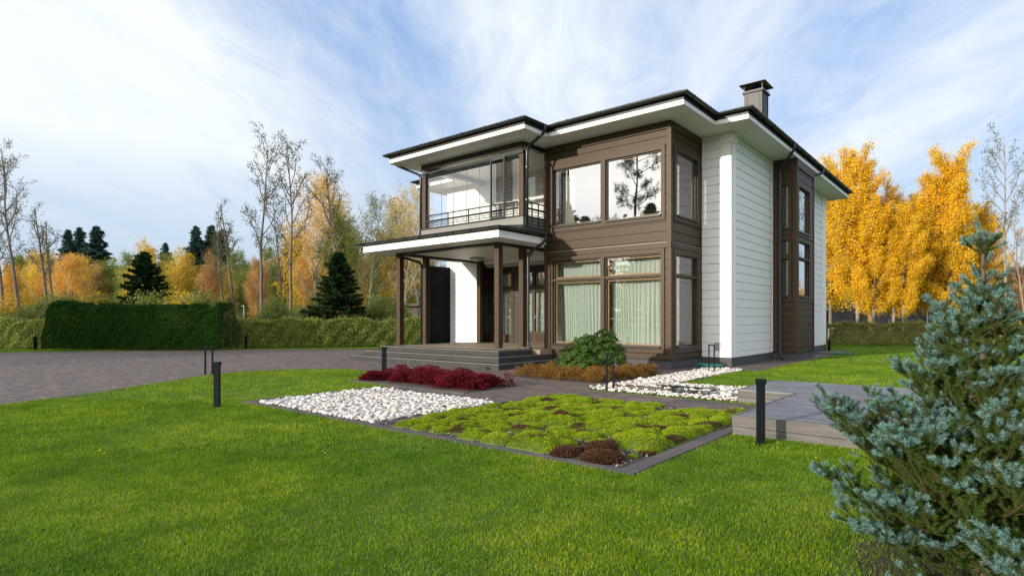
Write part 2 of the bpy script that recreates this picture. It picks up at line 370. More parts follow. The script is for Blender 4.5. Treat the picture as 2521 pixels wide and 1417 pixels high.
# ------------------------------------------------------------------ the setting: ground, paving, beds
def sheet(name, polys, z, mat, **k):
    b = MB()
    for p in polys: b.add([(x, y, z) for x, y in p], [tuple(range(len(p)))])
    return b.build(name, mat, **k)
g_ = 600
sheet('ground', [[(-g_, -g_), (g_, -g_), (g_, g_), (-g_, g_)]], 0, M['ground'], kind='structure', label='green lawn ground reaching out to the trees')
DRIVE = [(-12.2,-4),(-12.9,0),(-13.28,1.91),(-14.06,3.39),(-15.2,4.7),(-16.06,5.84),(-16.5,6.9),(-16.2,7.9),(-15.6,8.6),(-14.94,9.0),(-14.1,9.0),(-13.2,8.85),(-12.1,8.8),(-12.1,7.25),(-10.44,7.25),(-10.44,4.35),(-2.66,4.35),(-2.66,9.1),(-6.7,9.1),(-6.7,15.15),(-5.3,15.15),(-5.3,26.6),(-6.4,26.6),(-6.4,16.2),(-18.9,16.2),(-19.6,17.5),(-21.8,17.2),(-24.2,15.9),(-27.5,13.0),(-30.9,9.4),(-34.6,5.0),(-40,-4)]
sheet('paving', [DRIVE], .004, M['paving'], kind='structure', label='reddish brown clay paver driveway and paths')
BEDS = {'white_pebbles': (-10.2, -6.8, 4.48, 6.85), 'moss': (-6.66, -2.88, 4.48, 8.02), 'red': (-11.95, -8.25, 7.42, 8.85), 'rho': (-9.85, -7.05, 10.2, 12.75)}
def rect(x0, x1, y0, y1): return [(x0, y0), (x1, y0), (x1, y1), (x0, y1)]
sheet('soil', [rect(*BEDS['red']), rect(*BEDS['rho'])], .012, M['soil'], kind='structure', label='bare brown soil of the two shrub beds')
sheet('mulch_bed', [rect(*BEDS['moss'])], .009, M['soil'], kind='structure', label='dark soil under the moss bed')
sheet('pebble_bed', [rect(*BEDS['white_pebbles']), [(-6.69, 9.22), (-3.6, 9.22), (-3.6, 10.95), (-5.8, 11.0), (-5.72, 15.1), (-6.69, 15.1)]], .009, M['soil'], kind='structure', label='dark soil under the pebble beds')
e = MB()
e.box(-10.44, -2.68, 4.34, 4.465, .0, .016); e.box(-10.44, -10.22, 4.467, 7.0, .0, .016)
e.box(-2.86, -2.68, 4.467, 6.75, .0, .018); e.box(-6.79, -6.67, 4.467, 8.1, 0, .017); e.box(-10.218, -6.792, 6.86, 6.98, 0, .016)
e.box(-12.1, -8.2, 7.28, 7.40, 0, .016); e.box(-12.1, -11.97, 7.402, 8.9, 0, .016)
e.build('kerb', M['edging'], kind='structure', label='dark paver edging strip around the garden beds')

def in_poly(x, y, poly):
    ins = np.zeros(len(x), bool); n = len(poly)
    for i in range(n):
        x1, y1 = poly[i]; x2, y2 = poly[(i + 1) % n]
        c = ((y1 > y) != (y2 > y)) & (x < (x2 - x1) * (y - y1) / (y2 - y1 + 1e-12) + x1); ins ^= c
    return ins

# ------------------------------------------------------------------ the house
H = empty('house', (-12, 20, 0), label='two-storey timber house with white and brown board walls and dark metal roof', category='house')
def holes_split(u0, u1, z0, z1, holes):
    """rectangles covering u0..u1 x z0..z1 minus holes"""
    zs = sorted({z0, z1} | {min(max(z, z0), z1) for h in holes if h[0] < u1 and h[1] > u0 for z in h[2:4]})
    out = []
    for a, b in zip(zs[:-1], zs[1:]):
        if b - a < 1e-6: continue
        m_ = (a + b) / 2; cuts = sorted((h[0], h[1]) for h in holes if h[2] < m_ < h[3] and h[0] < u1 and h[1] > u0)
        u = u0
        for c0, c1 in cuts:
            if c0 > u + 1e-6: out.append((u, min(c0, u1), a, b))
            u = max(u, c1)
        if u < u1 - 1e-6: out.append((u, u1, a, b))
    return out
PITCH = .2635
def wall(name, face, u0, u1, z0, z1, holes, mat, gap=.028, label=None):
    b = MB()
    k0 = math.floor((z0 - .434) / PITCH); z = .434 + k0 * PITCH
    while z < z1:
        a, c = max(z0, z + gap / 2), min(z1, z + PITCH - gap / 2)
        if c > a + .01:
            for r in holes_split(u0, u1, a, c, holes): b.fb(face, r[0], r[1], r[2], r[3], -.028, 0)
        z += PITCH
    for r in holes_split(u0, u1, z0, z1, holes): b.fb(face, *r, -.2, -.026)
    return b.build(name, mat, H, **({'label': label} if label else {}))
YF, XB, YW, XW = 14.07, -7.42, 16.05, -6.45          # bay front, bay side, white front, white side planes
def window(face, cas, panes, label, glass='glass', sill=True, casd=.035, mat='brownsmooth', oak=True, transoms=()):
    """cas = casing rectangle; panes = list of glass rectangles, stacked ones share a sash"""
    b = MB()
    for r in holes_split(*cas, [(p[0] - .035, p[1] + .035, p[2] - .035, p[3] + .035) for p in panes]): b.fb(face, *r, -.12, casd)
    w = b.build('window', M[mat], H, label=label)
    for p in panes:
        s = MB(); o = .034
        for r in holes_split(p[0] - o, p[1] + o, p[2] - o, p[3] + o, [p]): s.fb(face, *r, -.10, -.03)
        s.build('sash', M['darkbrown'], w)
        if oak:
            s = MB(); i = .045
            for r in holes_split(p[0], p[1], p[2], p[3], [(p[0] + i, p[1] - i, p[2] + i, p[3] - i)]): s.fb(face, *r, -.16, -.105)
            s.build('inner_frame', M['oak'], w)
        g = MB(); g.fq(face, p[0], p[1], p[2], p[3], -.065); g.build('pane', M[glass], w)
    if sill:
        s = MB()
        for p in panes:
            if not any(q is not p and abs(q[0] - p[0]) < .05 and q[3] < p[2] for q in panes):
                s.fb(face, p[0] - .03, p[1] + .03, p[2] - .075, p[2] - .045, casd + .001, casd + .055)
                s.fb(face, p[0] - .03, p[1] + .03, p[2] - .042, p[2] - .026, -.028, casd + .055)
        s.build('sill', M['gutter'], w)
    return w
# --- bay, front
wu = [(-11.60, -9.795, 4.39, 6.12), (-9.56, -7.74, 4.37, 6.12)]
wl = [(-11.60, -9.80, .66, 2.585), (-11.60, -9.80, 2.70, 3.225), (-9.60, -7.75, .66, 2.585), (-9.60, -7.75, 2.70, 3.225)]
FY = ('y', YF); FX = ('x', XB)
grow_ = lambda p: (p[0] - .034, p[1] + .034, p[2] - .034, p[3] + .034)
wall('front_wall', FY, -12.0, XB - .028, .29, 7.0, [grow_(p) for p in wu + wl], M['brown'], label='brown board wall of the projecting bay')
window(FY, (-11.71, -7.58, 4.185, 6.29), wu, 'wide two-pane upper window reflecting trees and sky', 'coated')
window(FY, (-11.74, -7.60, .453, 3.394), wl, 'tall four-pane lower window with pale green curtains')
su = [(14.43, 15.74, 4.37, 6.12)]; sl = [(14.40, 15.69, .665, 2.585), (14.40, 15.69, 2.70, 3.205)]
wall('side_wall', FX, YF + .03, YW - .002, .29, 7.0, [grow_(p) for p in su + sl], M['brown'], label='shaded brown board side of the bay')
window(FX, (14.24, 15.92, 4.185, 6.30), su, 'narrow upper window in the side of the bay')
window(FX, (14.21, 15.96, .453, 3.39), sl, 'tall narrow lower window in the side of the bay')
b = MB()
b.fb(FY, -7.515, XB + .034, .295, 6.70, .001, .034); b.fb(FX, YF + .001, YF + .09, .295, 6.70, .001, .034)
b.fb(FY, -11.98, -11.85, .295, 6.70, .001, .03)
b.fb(FX, 15.93 + .04, YW - .002, .295, 6.9, .001, .03)
build_boxes(b, 'corner_board', M['brownsmooth'], H)
b = MB(); b.fb(FY, -11.84, XB + .036, 3.40, 3.545, .036, .048); b.fb(FX, YF - .0, 15.96, 3.40, 3.545, .036, .048)
b.fb(FY, -11.84, XB + .036, 6.70, 6.90, .001, .05); b.fb(FX, YF, 15.96, 6.70, 6.90, .001, .05); build_boxes(b, 'band_board', M['brownsmooth'], H)
b = MB(); b.fb(FY, -11.84, -7.52, 3.546, 3.556, 0, .055); b.fb(FX, YF + .09, 15.96, 3.546, 3.556, 0, .055); b.build('drip_strip', M['vent'], H)
b = MB()
for k in range(22):
    z = .434 + PITCH * k + .02
    for u in (-7.548,):
        b.fb(FY, u - .02, u + .02, z, z + .02, .001, .012)
    b.fb(FX, 15.975, 16.0, z, z + .02, .03, .045)
build_boxes(b, 'board_clip', M['darkbrown'], H)
# --- white walls
FW, FS, FL = ('y', YW), ('x', XW), ('l', -19.1)
wall('front_wall', FW, XB - .2, XW - .03, .27, 6.95, [], M['white'], label='white board wall right of the bay')
wall('side_wall', FS, YW + .03, 27.19, .27, 6.95, [(19.9, 21.85, .3, 6.95)], M['white'], label='white board side wall in shade')
wall('front_wall', FW, -19.1, -17.05, .44, 6.95, [], M['white'], label='white board wall at the back of the porch')
wall('front_wall', FW, -17.05, -12.0, 3.60, 6.95, [(-13.6, -12.4, 4.3, 6.6)], M['white'], label='white board wall behind the glazed balcony')
wall('back_wall', ('y', 27.2), -19.1, XW - .2, .27, 6.95, [], M['white'])
b = MB(); b.fb(FL, YW + .2, 27.0, 0, 6.95, -.2, 0); b.build('side_wall', M['white'], H)
b = MB()
b.fb(FW, -6.76, XW + .02, .272, 6.63, .001, .02); b.fb(FS, YW - .02 + .0, 16.38, .272, 6.63, .001, .02)
b.fb(FS, 26.58, 27.22, .272, 6.63, .001, .02); b.fb(FS, 27.15, 27.22, .272, 6.63, -.02, 0)
b.fb(FW, -18.86, -18.74, .46, 6.7, .001, .03)
b.fb(FS, 19.71, 19.79, .272, 6.9, .001, .02)
build_boxes(b, 'corner_board', M['whitetrim'], H, bevel=.004)
b = MB(); b.fb(FW, -6.79, XW + .05, 6.63, 6.91, .001, .05); b.fb(FS, YW - .0, 16.42, 6.63, 6.91, .001, .05); b.fb(FS, 26.54, 27.2, 6.63, 6.91, .001, .05)
build_boxes(b, 'capital_board', M['whitetrim'], H, bevel=.004)
b = MB(); b.fb(FW, -6.98, -6.79, .49, .70, .001, .02)
for k in range(6): b.fb(FW, -6.975, -6.795, .50 + k * .034, .515 + k * .034, .02, .03)
b.build('air_vent', M['vent'], H)
# --- plinths
b = MB()
b.box(-11.98, XB + .012, YF - .012, YW + .2, 0, .262)
b.box(XB - .4, XW + .006, YW - .006, 27.3, 0, .27)
build_boxes(b, 'plinth', M['plinth'], H)
b = MB(); b.box(-11.98, XB + .05, YF - .05, YW - .008, .263, .289); build_boxes(b, 'plinth_flashing', M['gutter'], H)
# --- rear projecting window bay on the side wall
B2, Y20, Y22 = -5.64, 19.80, 22.0
F2, F2Y = ('x', B2), ('y', Y20)
s2 = [(20.07, 21.34, 4.46, 5.95), (20.03, 21.34, 3.585, 4.06), (20.03, 21.34, 2.24, 3.46)]
f2 = [(-6.11, -5.925, 4.56, 5.99), (-6.11, -5.925, 3.645, 4.09), (-6.11, -5.925, 2.23, 3.44)]
wall('side_bay_wall', F2, Y20 + .03, Y22 - .002, .29, 6.915, [grow_(p) for p in s2], M['brown'], .02, label='brown board face of the rear side bay')
wall('side_bay_wall', F2Y, XW, B2 - .028, .29, 6.915, [grow_(p) for p in f2], M['brown'], .02, label='narrow brown front of the rear side bay')
b = MB(); b.box(XW, B2 - .2, Y22 - .2, Y22, .29, 6.915); b.build('side_bay_wall', M['brown'], H)
window(F2, (19.88, 21.77, 4.28, 6.13), s2[:1], 'upper window of the rear side bay', 'coated')
window(F2, (19.88, 21.77, 2.01, 4.22), s2[1:], 'lower window of the rear side bay', 'coated')
window(F2Y, (-6.27, -5.80, 4.30, 6.15), f2[:1], 'narrow upper window facing front on the rear side bay')
window(F2Y, (-6.27, -5.80, 2.01, 4.26), f2[1:], 'narrow lower window facing front on the rear side bay')
b = MB()
b.fb(F2Y, -5.745, B2 + .03, .295, 6.6, .001, .03); b.fb(F2, Y20 + .001, Y20 + .07, .295, 6.6, .001, .03)
b.fb(F2Y, XW + .003, -6.29, .295, 6.85, .001, .03); b.fb(F2, 21.9, Y22, .295, 6.6, .001, .03)
b.fb(F2, Y20 + .001, Y22, 6.602, 6.9, .001, .045)
build_boxes(b, 'corner_board', M['brownsmooth'], H)
b = MB(); b.box(XW + .007, B2 + .012, Y20 - .012, Y22 + .012, 0, .262); build_boxes(b, 'plinth', M['plinth'], H)
b = MB(); b.box(XW + .03, B2 + .055, Y20 - .05, Y22 + .05, .263, .289); build_boxes(b, 'plinth_flashing', M['gutter'], H)

# --- roofs: soffit, fascia, gutters, hips
SZ = 6.92
OUT = [(-17.65,12.22),(-11.18,12.22),(-11.18,13.24),(-6.60,13.24),(-6.60,15.22),(-5.62,15.22),(-5.62,27.95),(-20.1,27.95),(-20.1,15.22),(-17.65,15.22)]
def offs(poly, d):
    n = len(poly); out = []
    for i in range(n):
        p, c, q = poly[i - 1], poly[i], poly[(i + 1) % n]
        def nrm(a, b): dx, dy = b[0] - a[0], b[1] - a[1]; l = math.hypot(dx, dy); return dy / l, -dx / l
        n1, n2 = nrm(p, c), nrm(c, q); out.append((c[0] + d * (n1[0] + n2[0]), c[1] + d * (n1[1] + n2[1])))
    return out
def ring(b, poly, din, dout, z0, z1, skip=()):
    """a moulding that follows the outline, mitred at the corners"""
    i_, o_ = offs(poly, din), offs(poly, dout); n = len(poly)
    for k in range(n):
        if k in skip: continue
        j = (k + 1) % n
        b.add([(*i_[k], z0), (*o_[k], z0), (*o_[j], z0), (*i_[j], z0), (*i_[k], z1), (*o_[k], z1), (*o_[j], z1), (*i_[j], z1)],
              [(0,3,2,1),(4,5,6,7),(0,1,5,4),(1,2,6,5),(2,3,7,6),(3,0,4,7)])
def groovemat():
    m_ = paint('soffit_boards', (.66, .66, .60), .5, .05, 3); return m_
def soffit_boards(poly, z, holes_poly=None, nrings=7, w=.115):
    b = MB()
    for k in range(nrings):
        ring(b, poly, -w * (k + 1) + .007, -w * k - .002 * (k > 0), z - .004, z + .012)
    return b
b = soffit_boards(OUT, SZ); b.build('soffit', M['soffit'], H)
b = MB(); inner = offs(OUT, -.1); b.prism(inner, SZ + .013, SZ + .03); b.build('soffit_backing', M['soffit'], H)
b = MB(); ring(b, OUT, -.03, 0, SZ - .005, SZ + .085); ring(b, OUT, -.04, -.006, SZ + .0875, SZ + .135); b.build('fascia', M['whitetrim'], H)
b = MB(); ring(b, OUT, -.05, -.012, SZ + .136, SZ + .285); b.build('gutter_board', M['chim'], H)
def gutter(poly, z, d, name, skip=(), r=.068, par=H):
    b = MB(); n = len(poly); prof = [(d - r + r * math.cos(t) + r * .0, z - r * math.sin(t)) for t in [math.pi * k / 7 for k in range(8)]]
    # prof: half-round trough, outer lip to inner lip
    rings = [(offs(poly, q[0]), q[1]) for q in prof] + [(offs(poly, q[0] - (0.006 if q[0] > d - r else -.006)), q[1] + .004) for q in prof[::-1]]
    P_ = len(rings)
    for k in range(n):
        if k in skip: continue
        j = (k + 1) % n
        vs = [(*rings[i][0][k], rings[i][1]) for i in range(P_)] + [(*rings[i][0][j], rings[i][1]) for i in range(P_)]
        b.add(vs, [(i, (i + 1) % P_, P_ + (i + 1) % P_, P_ + i) for i in range(P_)] + [tuple(range(P_ - 1, -1, -1)), tuple(range(P_, 2 * P_))])
        # brackets
        x0, y0 = rings[0][0][k]; x1, y1 = rings[0][0][j]; l = math.hypot(x1 - x0, y1 - y0); m_ = int(l / .75)
        nx, ny = (y1 - y0) / l, -(x1 - x0) / l
        for t in range(m_):
            f = (t + .5) / max(1, m_); x, y = x0 + (x1 - x0) * f, y0 + (y1 - y0) * f
            pts = [(x + nx * (math.cos(a) * (r + .008) - r), y + ny * (math.cos(a) * (r + .008) - r), z - math.sin(a) * (r + .008)) for a in [math.pi * q / 6 for q in range(7)]]
            b.tube(pts, .011, 4)
    g = b.build(name, M['gutter'], par, smooth=False); return g
gutter(OUT, SZ + .30, .17, 'gutter')
TAN = .44
def hip(b, x0, x1, y0, y1, z, tan, back=True):
    hx = (x1 - x0) / 2; hy = (y1 - y0) / 2
    if back:   # full hip, ridge along the longer side
        if hx > hy: r = [(x0 + hy, (y0 + y1) / 2), (x1 - hy, (y0 + y1) / 2)]; zr = z + hy * tan
        else: r = [((x0 + x1) / 2, y0 + hx), ((x0 + x1) / 2, y1 - hx)]; zr = z + hx * tan
        vs = [(x0, y0, z), (x1, y0, z), (x1, y1, z), (x0, y1, z), (*r[0], zr), (*r[1], zr)]
        fs = [(0, 1, 5, 4), (2, 3, 4, 5), (1, 2, 5), (3, 0, 4), (3, 2, 1, 0)] if hx > hy else [(0, 1, 4), (1, 2, 5, 4), (2, 3, 5), (3, 0, 4, 5), (3, 2, 1, 0)]
    else:      # hipped at the front (-Y), running back into the main roof
        xm = (x0 + x1) / 2; zr = z + hx * tan
        vs = [(x0, y0, z), (x1, y0, z), (x1, y1, z), (x0, y1, z), (xm, y0 + hx, zr), (xm, y1, zr)]
        fs = [(0, 1, 4), (1, 2, 5, 4), (2, 3, 5), (3, 0, 4, 5), (3, 2, 1, 0)]
    return b.add(vs, fs)
b = MB(); ez = SZ + .29
hip(b, -20.22, -5.50, 15.10, 28.07, ez, TAN * .82)
hip(b, -17.77, -11.06, 12.10, 21.0, ez + .003, TAN, False)
hip(b, -11.30, -6.48, 13.12, 20.0, ez + .006, TAN, False)
roof = b.build('roof', M['roofm'], H)
b = MB()   # standing seams
for x0, x1, y0, zz, tan in ((-17.77, -11.06, 12.10, ez, TAN), (-11.06, -6.48, 13.12, ez, TAN)):
    xc = (x0 + x1) / 2; hx = (x1 - x0) / 2; k = x0 + .45
    while k < x1 - .2:
        run = hx - abs(k - xc)
        b.tube([(k, y0 - .01, zz + .012), (k, y0 + run, zz + run * tan + .012)], .014, 4); k += .6
k = 15.6
while k < 27.5:
    run = min(2.2, k - 15.1, 28.07 - k); b.tube([(-5.5 + .01, k, ez + .012), (-5.5 - run, k, ez + run * TAN * .82 + .012)], .014, 4); k += .6
b.build('standing_seams', M['roofm'], roof)
def snow_rail(path, name='snow_guard'):
    b = MB(); path = [Vector(p) for p in path]
    for dz in (.0, .035): b.tube([p + Vector((0, 0, dz)) for p in path], .012, 6)
    for p, q in zip(path[:-1], path[1:]):
        n = max(2, int((q - p).length / .9))
        for i in range(n):
            c = p.lerp(q, (i + .5) / n); b.box(c.x - .02, c.x + .02, c.y - .03, c.y + .03, c.z - .05, c.z + .05)
    b.build(name, M['gutter'], H)
def rp(x, y, y0, tan=TAN): return (x, y, ez + (y - y0) * tan)
snow_rail([rp(-17.5, 12.28, 12.1), rp(-11.35, 12.28, 12.1)])
snow_rail([rp(-11.0, 13.30, 13.12), rp(-6.70, 13.30, 13.12)])
# porch roof
PO = [(-18.19, 11.55), (-11.55, 11.55), (-11.55, 13.62), (-11.98, 13.62), (-11.98, 16.0), (-18.19, 16.0)]
PZ = 3.745
b = MB(); ring(b, PO, -.03, 0, PZ - .004, PZ + .10, (2, 3, 4)); ring(b, PO, -.04, -.006, PZ + .1025, PZ + .20, (2, 3, 4)); b.build('porch_fascia', M['whitetrim'], H)
b = MB()
y = 11.55
while y < 16.0:
    b.box(-18.15, -11.58 if y < 13.45 else -12.0, y + .004, min(y + .11, 16.0), PZ, PZ + .02); y += .115
b.build('porch_ceiling', M['soffit'], H)
b = MB(); b.box(-18.1, -11.7, 11.7, 13.55, PZ + .021, PZ + .2); b.box(-18.1, -12.01, 13.55, 16.0, PZ + .021, PZ + .2); b.build('porch_roof_deck', M['soffit'], H)
pgut = gutter([(-18.25, 11.55), (-11.55, 11.55), (-11.55, 13.62), (-18.25, 13.62)], PZ + .30, .17, 'porch_gutter', skip=(2, 3))
b = MB(); z0 = PZ + .29   # porch roof: lean-to with hipped ends up to the balcony
b.add([(-18.3, 11.42, z0), (-11.42, 11.42, z0), (-11.42, 13.66, z0), (-12.0, 13.66, z0 + .30), (-12.0, 13.03, z0 + .30), (-16.92, 13.03, z0 + .30), (-16.92, 16.0, z0 + .30), (-18.3, 16.0, z0),
       (-18.3, 11.42, z0 - .05), (-11.42, 11.42, z0 - .05), (-11.42, 13.66, z0 - .05), (-12.0, 13.66, z0 - .05), (-18.3, 16.0, z0 - .05)],
      [(0, 1, 4, 5), (1, 2, 3, 4), (0, 5, 6, 7), (0, 8, 9, 1), (1, 9, 10, 2), (2, 10, 11, 3), (7, 12, 8, 0)])
b.build('porch_roof', M['roofm'], H)
snow_rail([(-17.9, 11.95, z0 + .09), (-12.6, 11.95, z0 + .09)])

# --- porch: steps, deck, posts, beam, screen, doors
SX, SY = -11.2, 11.2
b = MB()
b.box(-18.40, SX, SY, 14.05, 0, .157); b.box(-18.06, SX - .35, SY + .35, 14.04, .157, .313); b.box(-17.71, SX - .70, SY + .70, 13.35, .313, .47)
b.box(-17.71, -12.1, 13.35, 13.42, .313, .47)
steps = b.build('porch_steps', M['tile'], H)
b = MB()   # pale nosing line of each tread
for i, (d, z) in enumerate(((0, .157), (.35, .313), (.70, .47))):
    x0, x1, y0 = -18.40 + .335 * i, SX - d, SY + d
    b.box(x0 - .004, x1 + .004, y0 - .004, y0 + .022, z - .012, z + .003); b.box(x1 - .022, x1 + .004, y0 + .022, 14.0 if i < 2 else 13.3, z - .012, z + .003)
b.build('step_nosing', M['slabgrey'], steps)
b = MB(); y = 12.42
while y < 16.6: b.box(-17.6, -12.4 if y < 13.4 else -12.0, y, y + .092, .40, .474); y += .098
b.box(-12.38, -12.29, 12.42, 13.38, .40, .474)
b.build('porch_floor', M['porchdeck'], H)
b = MB(); b.box(-12.1, -11.62, 13.42, 14.0, .32, .462); build_boxes(b, 'side_step', M['porchdeck'], H)
def post(x, y, z0, z1, w=.185, pin=True, name='post', lab=None):
    b = MB(); b.box(x, x - w, y, y + w, z0 + (.06 if pin else 0), z1); p = b.build(name, M['brownsmooth'], H, bevel=.006, **({'label': lab} if lab else {}))
    if pin:
        b = MB(); b.tube([(x - w / 2, y + w / 2, z0), (x - w / 2, y + w / 2, z0 + .06)], .009, 6); b.box(x - w / 2 - .05, x - w / 2 + .05, y + w / 2 - .05, y + w / 2 + .05, z0 + .052, z0 + .0599); b.build('post_pin', M['vent'], p)
post(-12.34, 12.34, .47, PZ - .07); post(-12.34, 13.42, .47, PZ - .07); post(-17.21, 12.34, .45, PZ - .07); post(-17.21, 13.46, .45, PZ - .07)
b = MB(); b.box(-17.44, -12.325, 12.325, 12.54, PZ - .07, PZ - .001); b.box(-12.54, -12.325, 12.541, 16.0, PZ - .07, PZ - .001); b.box(-17.44, -17.195, 12.541, 16.0, PZ - .07, PZ - .001)
build_boxes(b, 'porch_beam', M['darkbrown'], H)
b = MB(); b.box(-18.97, -18.885, 14.93, 16.02, .35, 3.59); b.build('slate_screen', M['slate'], H, label='black slate wind screen beside the porch')
b = MB(); b.box(-18.6, -18.4, 14.0, 16.0, 0, .12); build_boxes(b, 'side_step', M['tile'], H)
b = MB(); b.fb(('y', 16.03), -17.07, -16.86, .47, PZ, 0, .19); b.build('pilaster', M['brownsmooth'], H)
# recess
YR = 16.6; FR = ('y', YR)
dr = [(-16.99, -15.90, .80, 2.587), (-16.99, -15.90, 2.724, 3.225)]
fr = [(-15.35, -14.77, .94, 2.513), (-15.35, -14.77, 2.72, 3.226), (-14.63, -14.05, .94, 2.513), (-14.63, -14.05, 2.72, 3.226)]
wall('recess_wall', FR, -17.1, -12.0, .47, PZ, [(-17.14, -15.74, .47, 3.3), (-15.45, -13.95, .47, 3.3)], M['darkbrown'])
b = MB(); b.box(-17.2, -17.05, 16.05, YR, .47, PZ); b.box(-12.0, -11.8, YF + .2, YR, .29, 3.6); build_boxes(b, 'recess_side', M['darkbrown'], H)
def door(face, u0, u1, z0, z1, panes, label, slats=()):
    b = MB()
    for r in holes_split(u0, u1, z0, z1, panes): b.fb(face, *r, -.07, .02)
    d = b.build('door', M['brownsmooth'], H, label=label)
    g = MB()
    for p in panes: g.fq(face, *p, -.027)
    g.build('pane', M['glass'], d)
    if slats:
        s = MB(); u = slats[0]
        while u < slats[1] - .05: s.fb(face, u, u + .075, slats[2], slats[3], .021, .034); u += .1
        s.build('slatted_panel', M['brown'], d)
    h = MB(); h.tube([Vector((u0 + .1, face[1] - .05, 1.42)), Vector((u0 + .1, face[1] - .05, 1.56)), ], .012, 6); h.tube([Vector((u0 + .1, face[1] - .02, 1.5)), Vector((u0 + .1, face[1] - .06, 1.5)), Vector((u0 + .2, face[1] - .06, 1.5))], .009, 6)
    h.build('handle', M['vent'], d)
    return d
door(FR, -17.12, -15.75, .475, 3.29, dr, 'brown glazed front door with tall pane')
door(FR, -15.45, -14.70, .475, 3.29, fr[:2], 'left leaf of the glazed double door', (-15.36, -14.78, .56, .86))
door(FR, -14.698, -13.95, .475, 3.29, fr[2:], 'right leaf of the glazed double door', (-14.62, -14.04, .56, .86))
# ceiling lamps of the porch
def lampdome(x, y, z, r):
    b = MB(); n = 20; rings = [(r * math.cos(a), -r * .42 * math.sin(a)) for a in [math.pi / 2 * k / 6 for k in range(7)]]
    vs = [(x + q[0] * math.cos(2 * math.pi * k / n), y + q[0] * math.sin(2 * math.pi * k / n), z - .03 + q[1]) for q in rings[:-1] for k in range(n)] + [(x, y, z - .03 + rings[-1][1])]
    fs = [(i * n + k, (i + 1) * n + k, (i + 1) * n + (k + 1) % n, i * n + (k + 1) % n) for i in range(5) for k in range(n)] + [(5 * n + k, 6 * n, 5 * n + (k + 1) % n) for k in range(n)]
    b.add(vs, fs); l = b.build('ceiling_lamp', M['lamp'], H, smooth=True)
    b = MB(); b.tube([(x, y, z - .031), (x, y, z - .002)], r * 1.04, 20); b.build('lamp_base', M['vent'], l)
lampdome(-16.15, 15.0, PZ, .26); lampdome(-13.7, 15.0, PZ, .26)
# --- balcony
BY = 13.05; FB = ('y', BY)
b = MB(); b.box(-16.93, -11.985, BY - .012, BY + .08, 4.03, 4.60); b.box(-12.07, -11.985, BY + .081, YF, 4.03, 4.60); b.box(-16.93, -16.85, BY + .081, 16.0, 4.03, 4.6); build_boxes(b, 'balcony_edge', M['slabgrey'], H)
b = MB(); b.box(-16.84, -12.08, BY + .09, 16.0, 4.05, 4.56); b.build('balcony_floor', M['porchdeck'], H)
b = MB(); b.box(-16.96, -11.94, BY - .05, BY + .06, 4.602, 4.64); b.box(-12.04, -11.94, BY + .061, YF, 4.602, 4.64); build_boxes(b, 'balcony_sill', M['gutter'], H)
post(-11.99, BY, 4.641, 6.66, .19, False, 'balcony_post'); post(-16.70, BY, 4.641, 6.62, .19, False, 'balcony_post')
b = MB(); b.box(-16.95, -11.99, BY, BY + .2, SZ - .15, SZ - .006); b.box(-12.19, -11.99, BY + .201, YF, SZ - .15, SZ - .006); b.box(-16.95, -16.75, BY + .201, 16.0, SZ - .15, SZ - .006); build_boxes(b, 'balcony_beam', M['darkbrown'], H)
b = MB(); b.box(-16.92, -11.96, BY - .05, BY - .001, 6.56, 6.62); b.build('balcony_track', M['rail'], H)
b = MB(); b.box(-16.70, -12.18, BY + .03, BY + .10, 6.44, 6.555); b.build('glazing_rail', M['black'], H)
b = MB()
for x in (-16.6, -12.02): b.tube([(x, BY + .02, 6.6), (x, BY + .02, SZ - .14)], .014, 6)
b.build('hanger_rod', M['black'], H)
gx = [-16.66, -15.896, -15.262, -14.625, -13.994, -13.32, -12.75, -12.2]
for a, c in zip(gx[:-1], gx[1:]):
    b = MB(); b.fq(('y', BY + .06), a + .006, c - .006, 4.645, 6.44, 0); g = b.build('glass_panel', M['clear'], H)
    b = MB(); b.box(c - .006, c + .004, BY + .05, BY + .068, 4.645, 6.44); b.build('glass_edge', M['vent'], g)
b = MB()
for z, r in ((5.07, .022), (4.87, .034), (4.78, .013), (4.71, .013)): b.tube([(-16.66, BY - .03, z), (-12.19, BY - .03, z)], r, 8)
for x in (-16.49, -15.45, -14.42, -13.40, -12.37): b.box(x - .02, x + .02, BY - .045, BY - .015, 4.64, 5.07)
b.build('railing', M['rail'], H)
b = MB()
for z, r in ((5.07, .022), (4.87, .034), (4.78, .012), (4.69, .012)): b.tube([(-11.98, BY + .2, z), (-11.98, YF - .02, z)], r, 8)
for y in (13.45, 13.75): b.box(-11.995, -11.965, y - .015, y + .015, 4.20, 5.07)
for z in (4.30, 4.40, 4.50): b.tube([(-11.96, BY + .2, z), (-11.96, YF - .02, z)], .012, 6)
b.build('railing', M['rail'], H)
def shutter(x0, x1, lab):
    b = MB()
    for x in (x0, x1): b.box(x - .027, x + .027, BY - .10, BY - .055, 4.62, 6.56)
    b.box(x0, x1, BY - .095, BY - .06, 6.48, 6.555); b.box(x0, x1, BY - .095, BY - .06, 4.625, 4.68)
    s_ = b.build('shutter', M['rail'], H, label=lab)
    b = MB(); z = 4.72
    while z < 6.47:
        b.add([(x0, BY - .11, z), (x1, BY - .11, z), (x1, BY - .055, z + .022), (x0, BY - .055, z + .022), (x0, BY - .11, z + .006), (x1, BY - .11, z + .006), (x1, BY - .055, z + .028), (x0, BY - .055, z + .028)],
              [(0,3,2,1),(4,5,6,7),(0,1,5,4),(1,2,6,5),(2,3,7,6),(3,0,4,7)]); z += .052
    b.build('louvres', M['black'], s_)
shutter(-13.31, -12.72, 'louvred sliding shutter on the balcony')
b = MB(); z = 4.95
while z < 6.42: b.box(-12.68, -12.38, BY - .08, BY - .055, z, z + .022); z += .052
b.build('louvres', M['black'], H)
